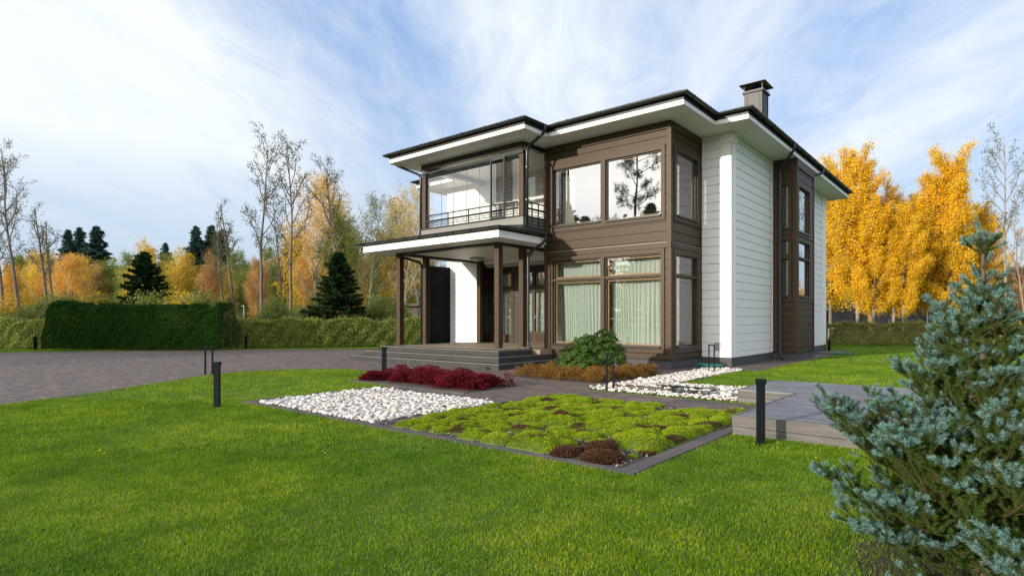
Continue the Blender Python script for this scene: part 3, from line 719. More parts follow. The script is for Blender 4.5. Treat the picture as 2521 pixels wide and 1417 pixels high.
b = MB(); b.fq(('x', -12.0), BY + .2, YF - .001, 4.645, 6.77, 0); b.build('glass_panel', M['clear'], H)
b = MB(); b.box(-12.0, -11.8, YF + .2, YW, 3.6, 6.91); b.build('balcony_side_wall', M['brown'], H)
window(('y', YW), (-13.7, -12.3, 4.60, 6.7), [(-13.55, -12.45, 4.75, 6.55)], 'dark glazed balcony door', 'glass', sill=False, mat='darkbrown', oak=False)
# --- downpipes
def pipe(pts, r=.045, name='downpipe', brackets=()):
    P_ = [Vector(p) for p in pts]; q = [P_[0]]
    for i in range(1, len(P_) - 1):      # round the bends
        a, c, d = P_[i - 1], P_[i], P_[i + 1]; l = min(.14, (a - c).length / 2, (d - c).length / 2)
        s, e_ = c + (a - c).normalized() * l, c + (d - c).normalized() * l
        for t in (0, .33, .67, 1): q.append(s.lerp(c, t).lerp(c.lerp(e_, t), t))
    q.append(P_[-1]); b = MB(); b.tube(q, r, 10); o = b.build(name, M['pipe'], H, smooth=True)
    if brackets:
        b = MB()
        for x, y, z in brackets: b.tube([(x, y, z - .02), (x, y, z + .02)], r + .01, 10); b.box(x - .012, x + .012, y, y + .12, z - .012, z + .012)
        b.build('pipe_bracket', M['pipe'], o)
pipe([(-11.02, 12.95, 7.18), (-11.05, 12.98, 7.0), (-11.87, 13.10, 6.70), (-11.87, 13.10, 4.05)], brackets=((-11.87, 13.10, 6.1), (-11.87, 13.10, 5.1)))
pipe([(-11.42, 13.45, 4.0), (-11.42, 13.45, 3.83), (-11.96, 13.25, 3.45), (-11.96, 13.25, .62), (-11.80, 13.2, .52)], brackets=((-11.96, 13.25, 2.75), (-11.96, 13.25, 1.9)))
pipe([(-5.47, 19.0, 7.18), (-5.47, 19.0, 6.98), (-6.13, 19.62, 6.55), (-6.13, 19.62, .2), (-6.0, 19.5, .08)], brackets=((-6.13, 19.62, 6.0), (-6.13, 19.62, 4.5), (-6.13, 19.62, 3.0), (-6.13, 19.62, .9)))
pipe([(-5.47, 22.75, 7.18), (-5.47, 22.75, 6.98), (-5.9, 22.08, 6.72), (-6.3, 22.08, 6.6), (-6.3, 22.08, .3)])
pipe([(-17.80, 12.6, 7.16), (-17.80, 12.6, 6.98), (-17.02, 13.1, 6.6), (-17.02, 13.1, 4.1)])
pipe([(-18.3, 12.6, 3.98), (-18.3, 12.6, 3.85), (-17.5, 13.5, 3.5), (-17.5, 13.5, .2)])
# --- chimney
cx0, cx1, cy0, cy1 = -7.94, -7.24, 21.02, 21.72
b = MB(); b.box(cx0, cx1, cy0, cy1, 7.0, 9.98); ch = b.build('chimney', M['chim'], H, bevel=.006)
b = MB()
for x in (cx0 + .1, cx1 - .1): b.box(x - .012, x + .012, cy0 - .02, cy0, 7.2, 9.98)
for y in (cy0 + .1, cy1 - .1): b.box(cx1, cx1 + .02, y - .012, y + .012, 7.2, 9.98)
b.build('seam', M['chim'], ch)
b = MB(); b.box(cx0 - .055, cx1 + .055, cy0 - .055, cy1 + .055, 9.98, 10.06); b.build('rim', M['chim'], ch)
b = MB(); zc = 10.30; q = .16; v = [(cx0 - q, cy0 - q), (cx1 + q, cy0 - q), (cx1 + q, cy1 + q), (cx0 - q, cy1 + q)]; ap = ((cx0 + cx1) / 2, (cy0 + cy1) / 2, zc + .16)
b.add([(*p, zc) for p in v] + [ap, (*ap[:2], ap[2] - .02)] + [(*p, zc - .012) for p in v], [(0, 1, 4), (1, 2, 4), (2, 3, 4), (3, 0, 4), (7, 6, 5), (8, 7, 5), (9, 8, 5), (6, 9, 5), (0, 6, 7, 1), (1, 7, 8, 2), (2, 8, 9, 3), (3, 9, 6, 0)])
b.build('cap', M['metal'], ch)
b = MB()
for x in (cx0, cx1):
    for y in (cy0, cy1): b = MB(); b.tube([(x, y, 10.06), (x, y, zc)], .012, 6); b.build('cap_rod', M['vent'], ch)
b = MB(); b.tube([(-15.2, 12.6, 7.4), (-15.2, 12.6, 7.85)], [.012, .006], 6); b.build('lightning_rod', M['vent'], H)
# --- rooms inside
b = MB()
for z0, z1 in ((.30, 3.48), (3.62, 6.88)):
    b.box(-11.70, -6.78, 19.2, 19.3, z0, z1); b.box(-11.79, -11.7, 14.3, 19.2, z0, z1); b.box(-6.78, -6.68, 16.3, 19.2, z0, z1)
for z0, z1 in ((3.48, 3.62), (6.88, 6.9)): b.box(-11.78, -7.63, 14.28, 16.27, z0, z1); b.box(-11.78, -6.68, 16.272, 19.19, z0, z1)
b.box(-17.2, -12.0, 19.0, 19.1, .3, 6.8); b.box(-17.3, -17.2, 16.85, 19.0, .3, 6.8); b.box(-17.2, -12.0, 16.3, 19.0, 3.5, 3.6)
b.box(-6.66, -6.62, 19.5, 22.4, .3, 6.8)
build_boxes(b, 'interior_wall', M['interior'], H)
b = MB(); b.box(-11.9, -7.63, 14.28, 16.27, .271, .30); b.box(-17.2, -6.7, 16.81, 27, .271, .30); b.box(-11.7, -6.7, 16.272, 16.808, .271, .30); build_boxes(b, 'interior_floor', M['floorin'], H)

# --- curtains
def curtain(axis, c, u0, u1, z0, z1, amp, wl_, mat, label, seed=0, gather=0., group=None):
    rng = np.random.default_rng(seed); n = int((u1 - u0) / .012) + 2; nz = 10
    u = np.linspace(u0, u1, n); ph = np.cumsum(2 * np.pi * .012 / (wl_ * (1 + .35 * np.sin(u * 3.1 + seed) + .2 * rng.normal(size=n).cumsum() * .05)))
    vs = []
    for j in range(nz + 1):
        t = j / nz; z = z1 + (z0 - z1) * t
        d = amp * (np.sin(ph) + .35 * np.sin(ph * 2.3 + 1 + t * 1.5)) * (.5 + .6 * t) + .02 * np.sin(u * 5 + t * 3)
        uu = u + gather * t * (u1 - u) * .35 * (1 - .4 * t)
        for a, b_ in zip(uu, d): vs.append((a, c + b_, z) if axis == 'y' else (c + b_, a, z))
    vs = np.array(vs); i = np.arange(n - 1); F_ = np.concatenate([np.stack([j * n + i, j * n + i + 1, (j + 1) * n + i + 1, (j + 1) * n + i], 1) for j in range(nz)])
    o0 = ((u0 + u1) / 2, c, z0) if axis == 'y' else (c, (u0 + u1) / 2, z0)
    me = np_mesh('curtain', vs - np.array(o0), [F_], True)
    o = link('curtain', me, M[mat], label=label, category='curtain', group=group); o.location = o0
curtain('y', YF + .36, -11.52, -9.72, .42, 3.36, .035, .13, 'curtain', 'pale green pleated curtain in the left half of the big lower window', 1, .25)
curtain('y', YF + .36, -9.62, -7.72, .42, 3.36, .035, .13, 'curtain', 'pale green pleated curtain in the right half of the big lower window', 2, .12)
curtain('x', XB - .55, 14.5, 14.95, .42, 3.36, .03, .1, 'curtainw', 'white curtain edge in the lower side window of the bay', 3)
curtain('y', YF + .38, -11.55, -11.05, 4.05, 6.4, .03, .1, 'curtainw', 'white curtain gathered at the left of the upper bay window', 4)
curtain('x', XB - .45, 14.45, 14.75, 4.05, 6.4, .03, .1, 'curtainw', 'white curtain edge in the upper side window of the bay', 5)
curtain('y', YR + .3, -16.9, -15.85, .5, 3.3, .03, .12, 'curtain', 'sheer curtain behind the glazed front door', 6)
curtain('y', YR + .3, -15.4, -14.0, .5, 3.3, .03, .12, 'curtain', 'pale green curtain behind the double door', 7)
curtain('x', B2 - .3, 20.05, 21.3, 2.1, 6.2, .03, .12, 'curtainw', 'white sheer curtain in the rear side bay', 8)

# ------------------------------------------------------------------ leaves, trees, bushes
def unit(v): return v / (np.linalg.norm(v, axis=-1, keepdims=True) + 1e-9)
def leaves(c, size, rng, aspect=.55, up=.3, direc=None, droop=0.):
    """pointed four-cornered leaves at the points c; returns verts, faces"""
    n = len(c); s = size * rng.uniform(.6, 1.35, (n, 1))
    a = unit(rng.normal(size=(n, 3)) * (1 if direc is None else .45) + (0 if direc is None else direc) + np.array([0, 0, -droop]))
    q = rng.normal(size=(n, 3)); q[:, 2] *= .5; q = q - a * (q * a).sum(1, keepdims=True)
    nrm = unit(np.cross(a, unit(q)) + np.array([0, 0, up])); b = unit(np.cross(nrm, a))
    v = np.stack([c - a * s * .5, c + b * s * aspect * .5 + a * s * .05, c + a * s * .5, c - b * s * aspect * .5 + a * s * .05], 1).reshape(-1, 3)
    return v, np.arange(4 * n, dtype=np.int32).reshape(-1, 4)
class Skel:
    def __init__(s, seed): s.rng = np.random.default_rng(seed); s.tubes = []; s.tips = []
    def grow(s, p, d, L, r, lv, S):
        rng = s.rng; n = S['seg'][lv]; pts = [np.array(p, float)]; d = np.array(d, float); ds = [d]
        for i in range(n):
            d = d + rng.normal(0, S['wob'][lv], 3) + np.array([0, 0, S['up'][lv] / n]); d /= np.linalg.norm(d); ds.append(d)
            pts.append(pts[-1] + d * L / n)
        rr = [max(S.get('rmin', .006), r * (1 - (1 - S['taper'][lv]) * i / n)) for i in range(n + 1)]
        s.tubes.append((pts, rr, lv))
        if lv + 1 < len(S['seg']):
            k = S['n'][lv]; st = S['start'][lv]; az = rng.uniform(0, 6.28)
            for j in range(k):
                t = st + (S.get('end', .98) - st) * (j + rng.uniform(0, .9)) / k; x = t * n; i = min(int(x), n - 1); f = x - i
                q = pts[i] * (1 - f) + pts[i + 1] * f; ax = ds[i + 1]
                az += 2.4 + rng.normal(0, .4); ref = np.array([1., 0, 0]) if abs(ax[2]) > .7 else np.array([0, 0, 1.])
                e1 = np.cross(ax, ref); e1 /= np.linalg.norm(e1); e2 = np.cross(ax, e1); an = S['ang'][lv] * rng.uniform(.8, 1.25)
                if 'angt' in S and lv == 0: an *= S['angt'](t)
                dd = ax * math.cos(an) + (e1 * math.cos(az) + e2 * math.sin(az)) * math.sin(an)
                ll = L * S['len'][lv] * (S['prof'](t) if lv == 0 else (1 - .45 * t)) * rng.uniform(.75, 1.2)
                if ll < .05: continue
                s.grow(q, dd, ll, min(rr[i] * .8, r * S['rad'][lv]) * (1 if lv else max(.3, ll / (L * S['len'][lv] + 1e-6))), lv + 1, S)
        if lv >= S['leaf']:
            m = max(1, int(L * S['tips'])); t = rng.uniform(.15, 1, m) * n; i = np.minimum(t.astype(int), n - 1); P_ = np.array(pts)
            s.tips.append(P_[i] + (P_[i + 1] - P_[i]) * (t - i)[:, None])
def tubes_mesh(name, tubes, minr=0.):
    V = []; F_ = []; n0 = 0
    for pts, rr, lv in tubes:
        k = 7 if lv == 0 else (5 if lv == 1 else 3); P_ = np.array(pts); n = len(P_)
        T = unit(np.gradient(P_, axis=0)); ref = np.tile(np.array([.13, .99, .05]), (n, 1)); A = unit(np.cross(T, ref)); B = np.cross(T, A)
        w = np.arange(k) * 2 * np.pi / k; R_ = np.array(rr)[:, None, None]
        V.append((P_[:, None] + R_ * (A[:, None] * np.cos(w)[None, :, None] + B[:, None] * np.sin(w)[None, :, None])).reshape(-1, 3))
        i = np.arange(n - 1)[:, None] * k; j = np.arange(k)[None]; j2 = (j + 1) % k
        F_.append((np.stack([i + j, i + j2, i + k + j2, i + k + j], -1).reshape(-1, 4)) + n0); n0 += n * k
    return np_mesh(name, np.concatenate(V), [np.concatenate(F_)], True)
def make_tree_meshes(seed, S, H_, r0, leafn, lsize, sig, aspect=.55, droop=0., flat=1., stems=None):
    k = Skel(seed)
    for (dx, dy, hh, tilt) in (stems or [(0, 0, 1., 0.)]):
        a = k.rng.uniform(0, 6.28); k.grow((dx, dy, -.1), (math.cos(a) * tilt, math.sin(a) * tilt, 1), H_ * hh, r0 * (.6 + .4 * hh), 0, S)
    tm = tubes_mesh('trunk', k.tubes); P_ = np.concatenate(k.tips)
    idx = k.rng.integers(0, len(P_), leafn); g = k.rng.normal(size=(leafn, 3)) * sig; g[:, 2] *= flat
    v, f = leaves(P_[idx] + g, lsize, k.rng, aspect, droop=droop); return tm, np_mesh('crown', v, [f])
def place_tree(meshes, loc, sc, rz, bark, leafm, label, category='tree', group=None, name='tree', kindlean=0., sxy=1.):
    t = empty(name, (loc[0], loc[1], 0), rz, label=label, category=category, group=group); t.scale = (sc * sxy, sc * sxy, sc)
    for nm, me, m_ in (('trunk', meshes[0], bark), ('crown', meshes[1], leafm)):
        if len(me.materials) == 0: me.materials.append(m_)
        o = bpy.data.objects.new(nm, me); COL.objects.link(o); o.parent = t
        if me.materials[0] is not m_: o.material_slots[0].link = 'OBJECT'; o.material_slots[0].material = m_
    return t
one = lambda t: 1.
TALL = dict(seg=[14, 7, 5, 3], wob=[.035, .10, .16, .2], up=[.1, .55, .35, .2], taper=[.18, .25, .3, .4], n=[16, 5, 4], start=[.36, .3, .2], ang=[.6, .65, .8], len=[.165, .42, .45], rad=[.3, .5, .6],
            prof=lambda t: .45 + .75 * math.sin(min(1, max(0, (t - .3) / .7)) * 3.0) ** .7 if t < .96 else .4, leaf=2, tips=10, rmin=.009)
BIRCH = dict(seg=[10, 6, 4, 3], wob=[.04, .09, .15, .2], up=[.1, .5, .2, -.1], taper=[.15, .25, .3, .4], n=[26, 7, 5], start=[.18, .2, .15], ang=[.65, .7, .8], len=[.34, .42, .45], rad=[.32, .5, .6],
            prof=lambda t: .35 + .8 * (1 - abs((t - .45) / .55)) , leaf=2, tips=12, rmin=.011)
POPLAR = dict(seg=[10, 7, 5, 3], wob=[.03, .05, .12, .2], up=[.1, .9, .4, .1], taper=[.12, .2, .3, .4], n=[40, 10, 5], start=[.13, .1, .1], ang=[.85, .55, .7], len=[.30, .40, .45], rad=[.28, .5, .6],
            prof=lambda t: .55 + .55 * (1 - t) if t > .3 else .75, leaf=2, tips=10, rmin=.010)
def conifer(seed, H_, R_, n=3000, lsize=.3, r0=.13, whorl=.33, droop=.25, low=.06, pw=.9):
    rng = np.random.default_rng(seed); tubes = [([(0, 0, -.1), (0, 0, H_ * .5), (0, 0, H_)], [r0, r0 * .6, .01], 0)]; pts = []; dirs = []
    z = H_ * low
    while z < H_ * .985:
        t = z / H_; L = R_ * (1 - t) ** pw * rng.uniform(.85, 1.12) + .06; k = rng.integers(5, 8); a0 = rng.uniform(0, 6.28)
        for j in range(k):
            a = a0 + j * 6.283 / k + rng.normal(0, .2); l = L * rng.uniform(.6, 1.25); d = np.array([math.cos(a), math.sin(a), 0.])
            u = np.linspace(0, 1, 5)[:, None]; P_ = np.array([0, 0, z]) + d * l * u + np.array([0, 0, 1.]) * l * (-droop * u + droop * .8 * u ** 2 + .12 * u * t)
            tubes.append(([*P_], [.025 * (1 - t) + .008, .018, .014, .01, .006], 2))
            m = max(6, int(n * l / (R_ * 20))); uu = rng.uniform(.08, 1, m); q = np.array([0, 0, z]) + d * l * uu[:, None] + np.array([0, 0, 1.]) * (l * (-droop * uu + droop * .8 * uu ** 2 + .12 * uu * t))[:, None]
            side = np.array([-d[1], d[0], 0]); w = l * .33 * (1 - uu * .75); off = rng.uniform(-1, 1, m)
            q = q + side * (w * off)[:, None] + rng.normal(0, .03, (m, 3)); q[:, 2] -= np.abs(off) * w * .25
            pts.append(q); dirs.append(d * .7 + side * off[:, None] * .9 + np.array([0, 0, -.25]))
        z += whorl * (.55 + .6 * (1 - t))
    P_ = np.concatenate(pts); D_ = np.concatenate(dirs); v, f = leaves(P_, lsize, rng, .32, .5, D_)
    return tubes_mesh('trunk', tubes), np_mesh('crown', v, [f])
tallm = [make_tree_meshes(11 + i, TALL, 13.5, .12, 1700, .115, .12) for i in range(4)]
snag = [make_tree_meshes(31 + i, dict(TALL, start=[.45, .3, .2], n=[12, 5, 4], prof=lambda t: .9 if t < .8 else .35), 9.5, .12, 800, .11, .12) for i in range(2)]
birchm = [make_tree_meshes(41 + i, BIRCH, 9., .09, 15000, .12, .21) for i in range(4)]
thinm = [make_tree_meshes(61 + i, BIRCH, 12., .12, 6500, .12, .2) for i in range(2)]
popm = [make_tree_meshes(71 + i, POPLAR, 12., .14, 56000, .118, .15) for i in range(2)]
sprm = [conifer(81 + i, 10., 2.3, 4200, .34) for i in range(3)]
darkspr = conifer(91, 4.2, 1.75, 9000, .17, .07, .2, .3, .02, .8)
bushm = [make_tree_meshes(101 + i, dict(BIRCH, start=[.05, .1, .1], n=[14, 6, 4], len=[.5, .45, .45]), 3.2, .04, 5200, .13, .2, stems=[(0, 0, 1, .1), (.3, .1, .8, .3), (-.2, .3, .85, .3), (.1, -.3, .75, .35)]) for i in range(2)]
LM = {k_: M['l_' + k_] for k_ in LG}
rr_ = random.Random(5)
# tall thin trees, one by one (photo column, distance, height)
TALLS = [(52, 34, 13.2, 0, 'tallest thin bare-topped tree at the far left edge of the wood'),
         (14, 37, 12.6, 1, 'thin sparse tree at the left edge behind the tallest one'),
         (118, 36, 9.6, 's0', 'dead-topped forked tree left of the clipped dark hedge'),
         (143, 38, 9.0, 's1', 'thin half-bare tree beside the forked one on the left'),
         (578, 35, 9.6, 's0', 'dead-topped tree right above the end of the dark clipped hedge'),
         (560, 38, 8.9, 's1', 'thin half-bare tree behind the dead-topped one'),
         (645, 34, 13.7, 2, 'tallest slender tree in the middle of the wood'),
         (690, 37, 10.6, 3, 'slender shorter tree just right of the tallest one'),
         (716, 34, 13.0, 1, 'slender leaning tree with a bushy top near the yellow birches'),
         (845, 35, 12.4, 0, 'slender grey-topped tree rising out of the orange birches')]
for px, Z, h_, v_, lab in TALLS:
    ms = snag[int(v_[1])] if isinstance(v_, str) else tallm[v_]; base = 9.5 if isinstance(v_, str) else 13.5
    place_tree(ms, at(px, Z), h_ / base * .89, rr_.uniform(0, 6.28), M['barkmid'], LM['sparse'], lab, name='slender_tree', group='slender half-bare trees at the edge of the wood')
BIR = [(770, 40, 10.6, 'orange'), (815, 44, 12.2, 'orange'), (880, 43, 11.2, 'yellow'), (905, 39, 9.6, 'greeny'), (960, 42, 9.8, 'yellow'), (1000, 40, 10.3, 'yellow'), (1035, 43, 10.6, 'orange'), (745, 46, 8.5, 'yellow'), (845, 40, 8.6, 'greeny')]
LAB = dict(orange='orange-leaved autumn birch in the wood behind the hedge', yellow='yellow-leaved autumn birch in the wood behind the hedge', rust='rust-brown autumn tree in the wood behind the hedge', greeny='still green broadleaf tree in the wood behind the hedge')
GRP = dict(orange='orange birches of the wood', yellow='yellow birches of the wood', rust='rust-brown trees of the wood', greeny='green broadleaf trees of the wood')
def birch(px, Z, h_, c_, thin=False):
    ms = rr_.choice(thinm if thin else birchm); base = 12. if thin else 9.
    place_tree(ms, at(px, Z), h_ / base, rr_.uniform(0, 6.28), M['barkpale'] if c_ in ('yellow', 'orange') and rr_.random() < .6 else M['bark'], LM[c_], LAB[c_], name='birch' if c_ in ('yellow', 'orange') else 'broadleaf_tree', group=GRP[c_], sxy=rr_.uniform(.8, 1.15))
for a in BIR: birch(*a, thin=a[2] > 9)
px = -60
while px < 1080:
    h_ = rr_.uniform(4.4, 7.2) if px < 700 else rr_.uniform(6, 8.5)
    Z = rr_.uniform(42, 58); birch(px, Z, h_ * .93 * Z / 46, rr_.choice(['orange', 'yellow', 'rust', 'yellow', 'greeny', 'greeny', 'greeny', 'orange'])); px += rr_.uniform(16, 34)
for px, Z, h_, lab in [(238, 60, 11.4, 'dark spruce with a pointed top above the left wood'), (196, 62, 11.6, 'broad dark spruce left of the pointed one'), (168, 60, 11.0, 'dark spruce at the left of the spruce group above the clipped hedge'), (408, 66, 10.4, 'small dark spruce top in the middle of the left wood'),
                       (482, 60, 11.4, 'dark spruce standing left of the dead-topped tree'), (520, 62, 11.8, 'broad dark spruce in the second spruce group'), (548, 60, 11., 'dark spruce partly behind the dead-topped tree'), (48, 62, 8.5, 'dark spruce at the far left of the wood')]:
    place_tree(rr_.choice(sprm), at(px, Z), h_ / 10, rr_.uniform(0, 6.28), M['barkdark'], LM['bluespruce'], lab, name='spruce', group='dark spruces above the wood', sxy=rr_.uniform(1., 1.35))
place_tree(darkspr, at(832, 31), 1.22, 1., M['barkdark'], LM['spruce'], 'low broad dark green spruce in front of the orange birches', name='spruce')
place_tree(darkspr, at(355, 33), 1.28, 2.4, M['barkdark'], LM['spruce'], 'low dark spruce with yellow leaves behind it above the clipped hedge', name='spruce')
birch(362, 36, 5.9, 'yellow')
px = -40
while px < 1030:
    Z = rr_.uniform(30.5, 36)
    place_tree(rr_.choice(bushm), at(px, Z), rr_.uniform(.45, .85), rr_.uniform(0, 6.28), M['bark'], LM[rr_.choice(['greeny', 'greeny', 'greeny', 'yellow', 'hedge'])], 'leafy bush at the foot of the wood behind the hedge', 'bush', 'bushes at the foot of the wood', 'bush'); px += rr_.uniform(24, 44)
# golden poplars on the right
for px, Z, h_, v_, lab in [(2112, 49.4, 16.6, 0, 'tall golden-yellow poplar just right of the house'), (2045, 53.3, 16.2, 1, 'golden-yellow poplar half hidden by the house corner'), (2338, 49.4, 16.2, 1, 'tall golden-yellow poplar above the blue spruce'),
                           (2190, 52.0, 13.6, 1, 'lower golden poplar between the two tall ones'), (2262, 53.3, 13.4, 0, 'golden poplar left of the right-hand tall one'), (2415, 52.0, 12.1, 0, 'golden poplar leaning out to the right edge'), (2222, 47.5, 11.1, 0, 'low golden poplar standing before the gap between the tall ones'), (2300, 50.7, 13.9, 1, 'golden poplar filling in left of the right-hand tall one'), (2150, 48.1, 11.6, 1, 'low golden poplar in front of the tallest one')]:
    place_tree(popm[v_], at(px, Z), h_ / 12 * .90, rr_.uniform(0, 6.28), M['bark'], LM['gold'], lab, name='poplar', group='golden poplars beside the house', sxy=1.06)
place_tree(tallm[2], at(2488, 36), 12.6 / 13.5, .6, M['bark'], LM['sparse'], 'nearly leafless pale tree at the right edge', name='bare_tree')
place_tree(tallm[0], at(2525, 44), 9. / 13.5, 2.6, M['bark'], LM['rust'], 'second thin tree at the right edge behind the bare one', name='bare_tree')
for px, Z, h_ in [(2460, 52, 6.0), (2500, 56, 6.4), (2540, 50, 6)]:
    birch(px, Z, h_, 'rust')
# far wood that closes the horizon
def treeline():
    rng = np.random.default_rng(3); P_ = []
    for px in range(-200, 3300, 22):
        Z = rng.uniform(84, 105); x, y = at(px, Z); h_ = rng.uniform(6.5, 9.5); n = 420
        q = rng.normal(size=(n, 3)) * np.array([1.7, 1.7, h_ * .24]) + np.array([x, y, h_ * .5]); P_.append(q[q[:, 2] > 0])
        if 600 < px < 2500:          # unseen copy of the wood, added behind the camera to darken ground-floor window reflections
            q2 = q * 1.; q2[:, 1] = 28.14 - (q2[:, 1] * 1.12); q2[:, 0] *= 1.12; q2[:, 2] *= 1.5; P_.append(q2[q2[:, 2] > 0])
    P_ = np.concatenate(P_); v, f = leaves(P_, .8, rng, .7); link('treeline', np_mesh('treeline', v, [f]), LM['rust'], kind='stuff', label='far autumn wood along the horizon')
treeline()
# trees behind the camera, seen only in the windows
PINE = dict(seg=[12, 7, 5, 3], wob=[.03, .1, .18, .25], up=[.1, .3, .3, .2], taper=[.3, .25, .3, .4], n=[20, 9, 6], start=[.35, .35, .2], ang=[1.2, .7, .8], len=[.28, .42, .5], rad=[.35, .5, .6], prof=lambda t: 1. - .5 * t, leaf=3, tips=8, rmin=.02)
def mir(px, Z):
    x, y = at(px, Z); return x, 2 * 14.07 - y
pine = make_tree_meshes(201, PINE, 20., .24, 16000, .22, .16, .2)
place_tree(pine, mir(1545, 84), 1.30, .4, M['barkdark'], LM['spruce'], 'tall pine mirrored in the upper bay window', name='pine')
for x, y, h_, lab in [(*mir(1602, 112), 24.5, 'dark spruce mirrored in the right pane of the upper window'), (*mir(1395, 92), 20.5, 'dark spruce mirrored in the left pane of the upper window'), (*mir(1440, 96), 19.0, 'second dark spruce mirrored in the left pane')]:
    place_tree(sprm[1], (x, y), h_ / 10, 1., M['barkdark'], LM['spruce'], lab, name='spruce', sxy=1.7)

# ------------------------------------------------------------------ hedges
def hedge(name, p0, p1, w, h_, n, lsize, mat, label, seed, wob=.12, droop=0., core=(.02, .03, .01), aspect=.55, peaks=None, z0=.05):
    rng = np.random.default_rng(seed); p0 = np.array(p0); p1 = np.array(p1); L = np.linalg.norm(p1 - p0); d = (p1 - p0) / L; nn = np.array([d[1], -d[0]])
    t = rng.uniform(0, L, n); hh = h_ * (1 + .05 * np.sin(t * 2.1 + seed) + .035 * np.sin(t * 5.3)) if peaks is None else peaks(t / L) * h_
    face = rng.uniform(0, 1, n); top = face < .28
    side = np.where(rng.uniform(size=n) < .8, 1, -1)
    zz = np.where(top, hh, rng.uniform(z0, 1, n) * hh); bul = wob * (np.sin(t * 3.7 + zz * 4) * .5 + np.sin(t * 9.1 - zz * 7) * .35 + np.sin(t * 1.3 + 2) * .4)
    rnd = 1 - .35 * (zz / hh) ** 4
    o = np.where(top, rng.uniform(-1, 1, n) * w / 2 * .75, side * (w / 2 * rnd + bul)); zz = zz + np.where(top, bul * .4, 0)
    dep = np.abs(rng.normal(0, .10, n)); o = o - np.sign(o) * dep * (~top); zz = zz - dep * top + (rng.uniform(size=n) < .10) * rng.uniform(0, .16, n) * top
    P_ = np.stack([p0[0] + d[0] * t + nn[0] * o, p0[1] + d[1] * t + nn[1] * o, zz], 1)
    dr = None
    if droop: dr = np.tile(np.array([0, 0, 1.6]), (n, 1)) + rng.normal(size=(n, 3)) * .5
    c = (p0 + p1) / 2; v, f = leaves(P_ - np.array([c[0], c[1], 0]), lsize, rng, aspect, .35, dr)
    o = link(name, np_mesh(name, v, [f]), mat, label=label, category='hedge'); o.location = (c[0], c[1], 0)
    # woody inside of the hedge
    k = Skel(seed); S = dict(seg=[4, 3], wob=[.12, .2], up=[.1, .1], taper=[.4, .4], n=[6], start=[.15], ang=[.7], len=[.45], rad=[.6], prof=one, leaf=9, tips=1, rmin=.005)
    for q in np.arange(.15, L, .28):
        b0 = p0 + d * q - c; k.grow((b0[0], b0[1], 0), (rng.normal(0, .15), rng.normal(0, .15), 1), h_ * .85, .014, 0, S)
    s_ = link('stems', tubes_mesh('stems', k.tubes), M['barkdark'], o)
    return o
hedge('cotoneaster_hedge', at(-180, 27.2), at(150, 27.4), .95, 1.38, 26000, .075, LM['hedge'], 'loose yellow-green leafy hedge at the left edge', 1)
hedge('cotoneaster_hedge', at(560, 27.6), at(1120, 30.5), .95, 1.40, 52000, .075, LM['hedge'], 'long loose yellow-green hedge running behind the porch', 2)
hedge('thuja_hedge', at(140, 26.3), at(566, 26.3), 1.5, 1.92, 105000, .085, LM['thuja'], 'dense dark green clipped thuja hedge beside the drive', 3, .06, 1., aspect=.3,
      peaks=lambda t: .97 + .075 * np.abs(np.sin(t * 28)) - .35 * np.clip((.018 - t) / .018, 0, 1) - .35 * np.clip((t - .982) / .018, 0, 1) + .02 * np.sin(t * 131) + .025 * np.sin(t * 83 + 2) + .10 * np.exp(-((t - .1) / .06) ** 2) + .045 * np.sin(t * 47) + .05 * np.exp(-((t - .52) / .05) ** 2) + .03 * np.sin(t * 19 + 1))
hedge('cotoneaster_hedge', at(2012, 31.2), at(2700, 29.0), 1.0, 1.2, 52000, .075, LM['hedge2'], 'olive-brown hedge across the lawn right of the house', 4)

# ------------------------------------------------------------------ neighbouring buildings
def neighbour():
    o = Vector((*at(2270, 68), 0)); rt = Vector((RV[0], RV[1], 0)); fw = Vector((FV[0], FV[1], 0))
    n = empty('neighbour_house', o, math.atan2(RV[1], RV[0]), label='low dark modern house with tall glazing behind the golden poplars', category='house'); n.scale = (1.3, 1.3, 1.3)
    def part(nm, boxes, mat, par=n, lab=None):
        b = MB(); [b.box(*q) for q in boxes]; me = bpy.data.meshes.new(nm); me.from_pydata(b.v, [], b.f); me.update(); return link(nm, me, mat, par, label=lab)
    part('wall', [(-9, 16, .3, 9, 0, 4.9)], M['darkbrown'])
    for x in (-8.5, -5.2, -2.0, 1.0, 6.2, 9.5): part('window', [(x, x + 2.3, .18, .28, .4, 3.7)], M['darkglass'])
    for x in (-8.9, -5.8, -2.6, .5): part('mullion', [(x, x + .12, .1, .29, .3, 4.2)], M['vent'])
    part('column', [(3.5, 4.9, -.3, .25, 0, 4.3)], M['white'], lab='pale panel between the windows'); part('column', [(5.3, 5.5, -.4, -.2, 0, 5.2)], M['vent'])
    part('roof', [(-9.8, 17, -1.2, 9.8, 5.0, 5.35)], M['chim']); part('roof_upper', [(3, 18, 1, 9, 5.36, 6.0)], M['roofm'])
    part('timber_panel', [(-10.9, -9.02, .1, .25, 0, 4.2)], M['oak']); part('timber_panel', [(-4.9, -4.3, .1, .17, 0, 4.2)], M['oak'])
neighbour()
